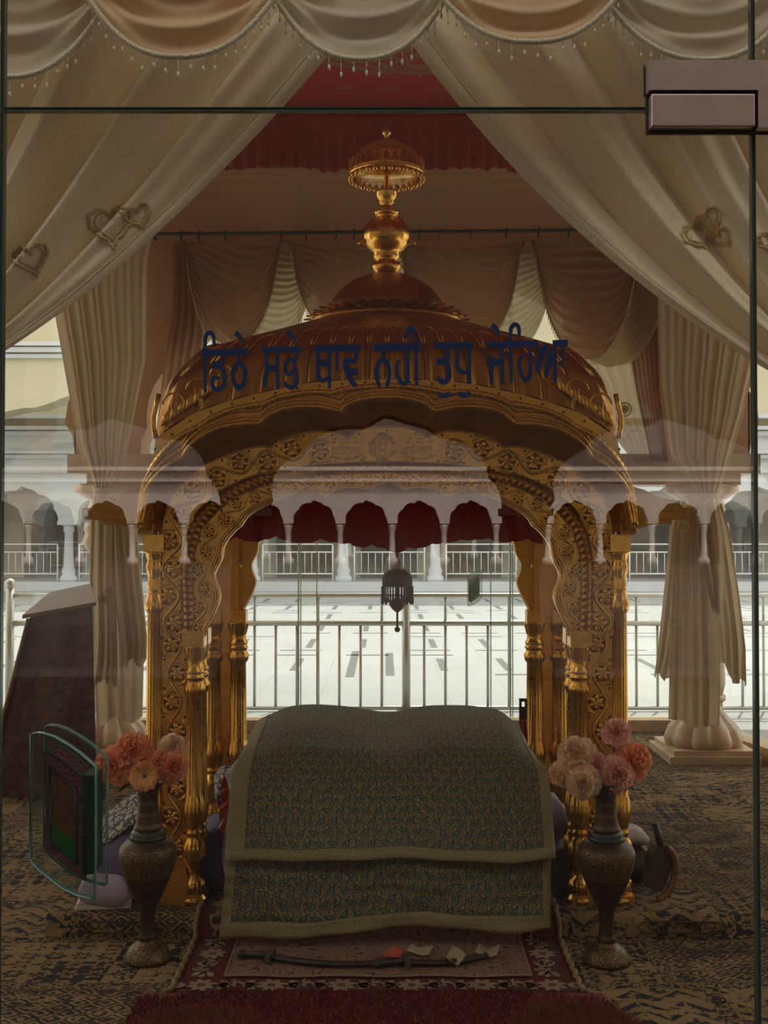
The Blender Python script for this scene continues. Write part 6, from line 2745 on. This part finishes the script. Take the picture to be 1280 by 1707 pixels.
# crystal door handles: two thick shaped plates, one on each side of the glass
M['crystal'] = glass_mat('crystal_plate', (0.86, 0.92, 0.89), 0.07)
M['crystal_edge'] = plain('green_crystal_edge', (0.09, 0.19, 0.155), 0.12, spec=0.9)
M['h_maroon'] = plain('maroon_foil', (0.16, 0.02, 0.03), 0.35, bstr=0.8, bscale=220)
M['h_dark'] = plain('dark_teal_block', (0.015, 0.045, 0.04), 0.15)
M['h_brown'] = plain('brown_picture', (0.07, 0.03, 0.015), 0.3, vary=0.5, vscale=180)
M['h_green'] = plain('green_picture', (0.012, 0.075, 0.02), 0.15)
M['h_gold'] = plain('gold_foil', (0.4, 0.24, 0.05), 0.35, 0.6)


def slant_plate(px0, py0, s_, Yp, mirrorx=1, Yref=None):
    """outline of the handle in its own units -> points; u right, w down, unit = whole height"""
    top = [(0, 0.0), (0.03, -0.008), (0.07, -0.006), (0.14, 0.015), (0.22, 0.06), (0.30, 0.115), (0.375, 0.18), (0.395, 0.20)]
    bot = [(0.395, 1.0), (0.375, 0.995), (0.29, 0.975), (0.2, 0.935), (0.12, 0.875), (0.05, 0.82), (0.01, 0.775), (0.0, 0.76)]
    return top + bot


def crystal_handle(name, parent, xo, zo, H, ydoor, facing, mx, label):
    """xo, zo = top corner of the straight outer side; facing -1 = towards the camera"""
    h = part_empty(name, parent)
    h['label'] = label
    out_ = slant_plate(0, 0, 1, 0)
    pt = lambda u, w, y: Vector((xo + mx * u * H, y, zo - w * H))
    for sgn in (-1, 1):
        y0 = ydoor + sgn * 0.026
        mm = MB()
        n = len(out_)
        f_ = [pt(u, w, y0) for u, w in out_]
        b_ = [pt(u, w, y0 + sgn * 0.012) for u, w in out_]
        mm.add(f_, [tuple(range(n))], 0, False)
        mm.add(b_, [tuple(range(n))], 0, False)
        mm.add(f_ + b_, [(i, (i + 1) % n, n + (i + 1) % n, n + i) for i in range(n)], 1, False)
        mm.tube([pt(u, w, y0 + sgn * 0.012) for u, w in out_], 0.0014, 5, 1, closed=True)
        mm.build('crystal_plate', [M['crystal'], M['crystal_edge']], h)
    # standing block through the glass and framed picture between the plates
    mm = MB()
    mm.box((min(xo + mx * 0.30 * H, xo + mx * 0.375 * H), ydoor - 0.026, zo - 0.86 * H), (max(xo + mx * 0.30 * H, xo + mx * 0.375 * H), ydoor + 0.026, zo - 0.26 * H))
    mm.build('spacer_block', M['h_dark'], h)
    for sgn in (-1, 1):
        ys = ydoor + sgn * 0.025
        d = Vector((0, sgn * 0.0008, 0))
        fr = [(0.07, 0.115), (0.12, 0.13), (0.2, 0.18), (0.28, 0.25), (0.315, 0.29), (0.325, 0.9), (0.28, 0.87), (0.2, 0.82), (0.12, 0.75), (0.08, 0.7)]
        inn_ = [(0.105, 0.20), (0.265, 0.345), (0.275, 0.80), (0.115, 0.665)]
        mm = MB()
        mm.prism([pt(u, w, ys) for u, w in fr], d, 0)
        mm.tube([pt(u, w, ys) + d for u, w in fr], 0.0018, 5, 1, closed=True)
        fp = mm.build('picture_frame', [M['h_maroon'] if parent is door else M['h_gold'], M['h_gold'] if parent is not door else M['h_dark']], h)
        mm = MB()
        mm.prism([pt(u, w, ys) + d * 1.2 for u, w in inn_], d, 0)
        gr_ = [(0.113, 0.545), (0.27, 0.66), (0.274, 0.795), (0.115, 0.66)]
        mm.prism([pt(u, w, ys) + d * 2.4 for u, w in gr_], d, 1)
        mm.tube([pt(u, w, ys) + d * 3 for u, w in inn_], 0.0022, 5, 2, closed=True)
        mm.build('picture', [M['h_brown'] if parent is door else M['h_green'], M['h_green'], M['h_dark']], fp)
    return h


hx0, hz0 = px_on(54, 1222, GY - 0.035)
crystal_handle('door_handle', door, hx0, hz0, 273 / F * (GY - 0.035), GY, -1, 1, 'thick crystal door handle with slanted arched ends and framed picture')
hx1, hz1 = px_on(803, 950, RY)
crystal_handle('door_handle', door2, hx1, hz1, 60 / F * RY, RY, -1, -1, 'small crystal door handle on the rear glass door')

# blue lettering on the door glass ---------------------------------
lt = part_empty('lettering', door)
lt['label'] = 'large dark blue Gurmukhi lettering in six words'
ZA = (320, 520, 6.4)
ZB = (500, 520, 5.818)
ZC = (700, 520, 4.923)
WORDS = [
    (ZA, [  # dithe
        [(95, 434, 74), (600, 418, 74)],
        [(137, 855, 34), (134, 600, 36), (134, 330, 38), (142, 255, 44), (172, 216, 50), (206, 222, 50), (226, 275, 36), (229, 348, 34)],
        [(332, 450, 38), (326, 570, 40)], [(205, 560, 82), (318, 566, 82)],
        [(312, 596, 44), (340, 655, 46), (343, 730, 48), (318, 800, 52), (262, 828, 52), (218, 795, 46), (216, 730, 42), (248, 692, 42), (290, 716, 40)],
        [(492, 450, 40), (492, 535, 40)],
        [(498, 535, 56), (446, 590, 46), (430, 670, 46), (446, 755, 50), (498, 805, 60), (548, 755, 50), (565, 670, 46), (548, 590, 46), (498, 535, 56)],
        [(456, 216, 56), (496, 246, 50), (532, 296, 26), (552, 332, 8)]]),
    (ZA, [  # sabhe
        [(745, 398, 66), (1165, 392, 66)],
        [(788, 420, 40), (797, 600, 42), (778, 720, 42), (775, 805, 40)], [(795, 600, 74), (915, 598, 74)], [(906, 420, 40), (912, 825, 38)],
        [(1128, 420, 40), (1104, 500, 40), (1092, 560, 40), (1112, 660, 44), (1112, 750, 48), (1068, 805, 50), (1014, 785, 46), (982, 742, 34)],
        [(1086, 520, 44), (1040, 500, 44), (1000, 545, 46), (994, 615, 46), (1026, 662, 46), (1068, 640, 44), (1096, 600, 40)],
        [(1010, 196, 60), (1050, 232, 50), (1090, 290, 24), (1122, 344, 8)]]),
    (ZB, [  # thav
        [(135, 352, 72), (592, 345, 72)],
        [(174, 380, 38), (174, 560, 42), (180, 620, 46), (214, 662, 46), (275, 640, 42)], [(170, 492, 66), (282, 492, 66)], [(282, 380, 36), (284, 738, 34)],
        [(354, 380, 34), (358, 576, 32)],
        [(542, 380, 36), (538, 465, 40), (462, 462, 58), (438, 505, 54), (462, 570, 60), (490, 640, 58), (524, 704, 50), (550, 690, 36)], [(470, 578, 66), (560, 574, 66)], [(538, 474, 50), (480, 470, 60)]]),
    (ZB, [  # nahi
        [(710, 342, 74), (1176, 332, 74)],
        [(800, 370, 36), (802, 450, 40)],
        [(804, 450, 46), (762, 492, 44), (744, 560, 44), (746, 640, 44), (772, 722, 34)], [(804, 450, 46), (846, 492, 42), (866, 560, 42), (864, 640, 40), (842, 722, 34)],
        [(1042, 370, 34), (1046, 600, 36), (1036, 670, 42), (1012, 694, 44), (970, 665, 42), (945, 595, 36), (941, 510, 34), (968, 462, 34)],
        [(1130, 710, 34), (1126, 300, 34), (1114, 205, 42), (1078, 148, 50), (1042, 190, 42), (1032, 258, 32)]]),
    (ZC, [  # tudh
        [(115, 272, 58), (436, 268, 58)],
        [(232, 295, 34), (224, 400, 36)], [(134, 408, 60), (226, 402, 56)],
        [(224, 410, 38), (240, 475, 38), (234, 545, 42), (196, 574, 46), (140, 540, 34)],
        [(316, 295, 32), (306, 400, 34), (316, 462, 36), (352, 494, 34), (404, 486, 30)], [(406, 295, 32), (406, 590, 30)],
        [(152, 662, 24), (180, 682, 46), (220, 682, 46), (248, 660, 28)], [(316, 656, 24), (344, 678, 46), (384, 678, 46), (412, 654, 28)]]),
    (ZC, [  # jehia
        [(546, 266, 56), (972, 258, 56)],
        [(676, 290, 34), (678, 590, 30)], [(556, 412, 62), (676, 410, 62)], [(584, 350, 40), (572, 410, 40)], [(590, 430, 32), (590, 590, 24)],
        [(590, 104, 44), (622, 128, 42), (650, 168, 22), (662, 200, 8)],
        [(752, 585, 26), (746, 190, 30), (756, 120, 36), (786, 96, 40), (812, 124, 34), (818, 196, 26)],
        [(904, 285, 32), (906, 490, 34), (890, 550, 38), (868, 556, 38), (838, 520, 36), (818, 445, 32), (826, 378, 30), (852, 348, 28)],
        [(958, 262, 36), (986, 330, 34), (972, 420, 32), (966, 492, 30)], [(966, 490, 26), (1000, 380, 30), (1030, 272, 34), (1060, 340, 36), (1040, 450, 38), (1034, 535, 34)],
        [(1040, 520, 26), (1072, 420, 34), (1098, 330, 30)], [(1110, 240, 32), (1112, 576, 30)],
        [(1092, 256, 56), (1216, 250, 56)], [(1180, 270, 28), (1178, 444, 22)]]),
]
LY = GY - 0.0063
NST = 0


def ribbon(mm, zr, stroke):
    pts = [(zr[0] + x / zr[2], zr[1] + y / zr[2], w / zr[2]) for x, y, w in stroke]
    if len(pts) > 2:
        q = smooth_line([Vector(p) for p in pts], max(12, 5 * len(pts)))
    else:
        q = [Vector(p) for p in pts]
    L, R2 = [], []
    for i, p in enumerate(q):
        t = (q[min(i + 1, len(q) - 1)] - q[max(i - 1, 0)])
        t = Vector((t.x, t.y)).normalized()
        n = Vector((-t.y, t.x)) * (max(0.5, p.z) / 2)
        L.append((p.x + n.x, p.y + n.y))
        R2.append((p.x - n.x, p.y - n.y))
    global NST
    NST += 1
    y0_ = LY - 0.000025 * NST
    a_ = [(*px_on(*c, Y=LY),) for c in L]
    b_ = [(*px_on(*c, Y=LY),) for c in R2]
    mm.strip([(x, y0_ - 1e-6 * k, z) for k, (x, z) in enumerate(a_)], [(x, y0_ - 1e-6 * k, z) for k, (x, z) in enumerate(b_)])


for zr, strokes in WORDS:
    mm = MB()
    for s_ in strokes:
        ribbon(mm, zr, s_)
    mm.build('word', M['vinyl'], lt)
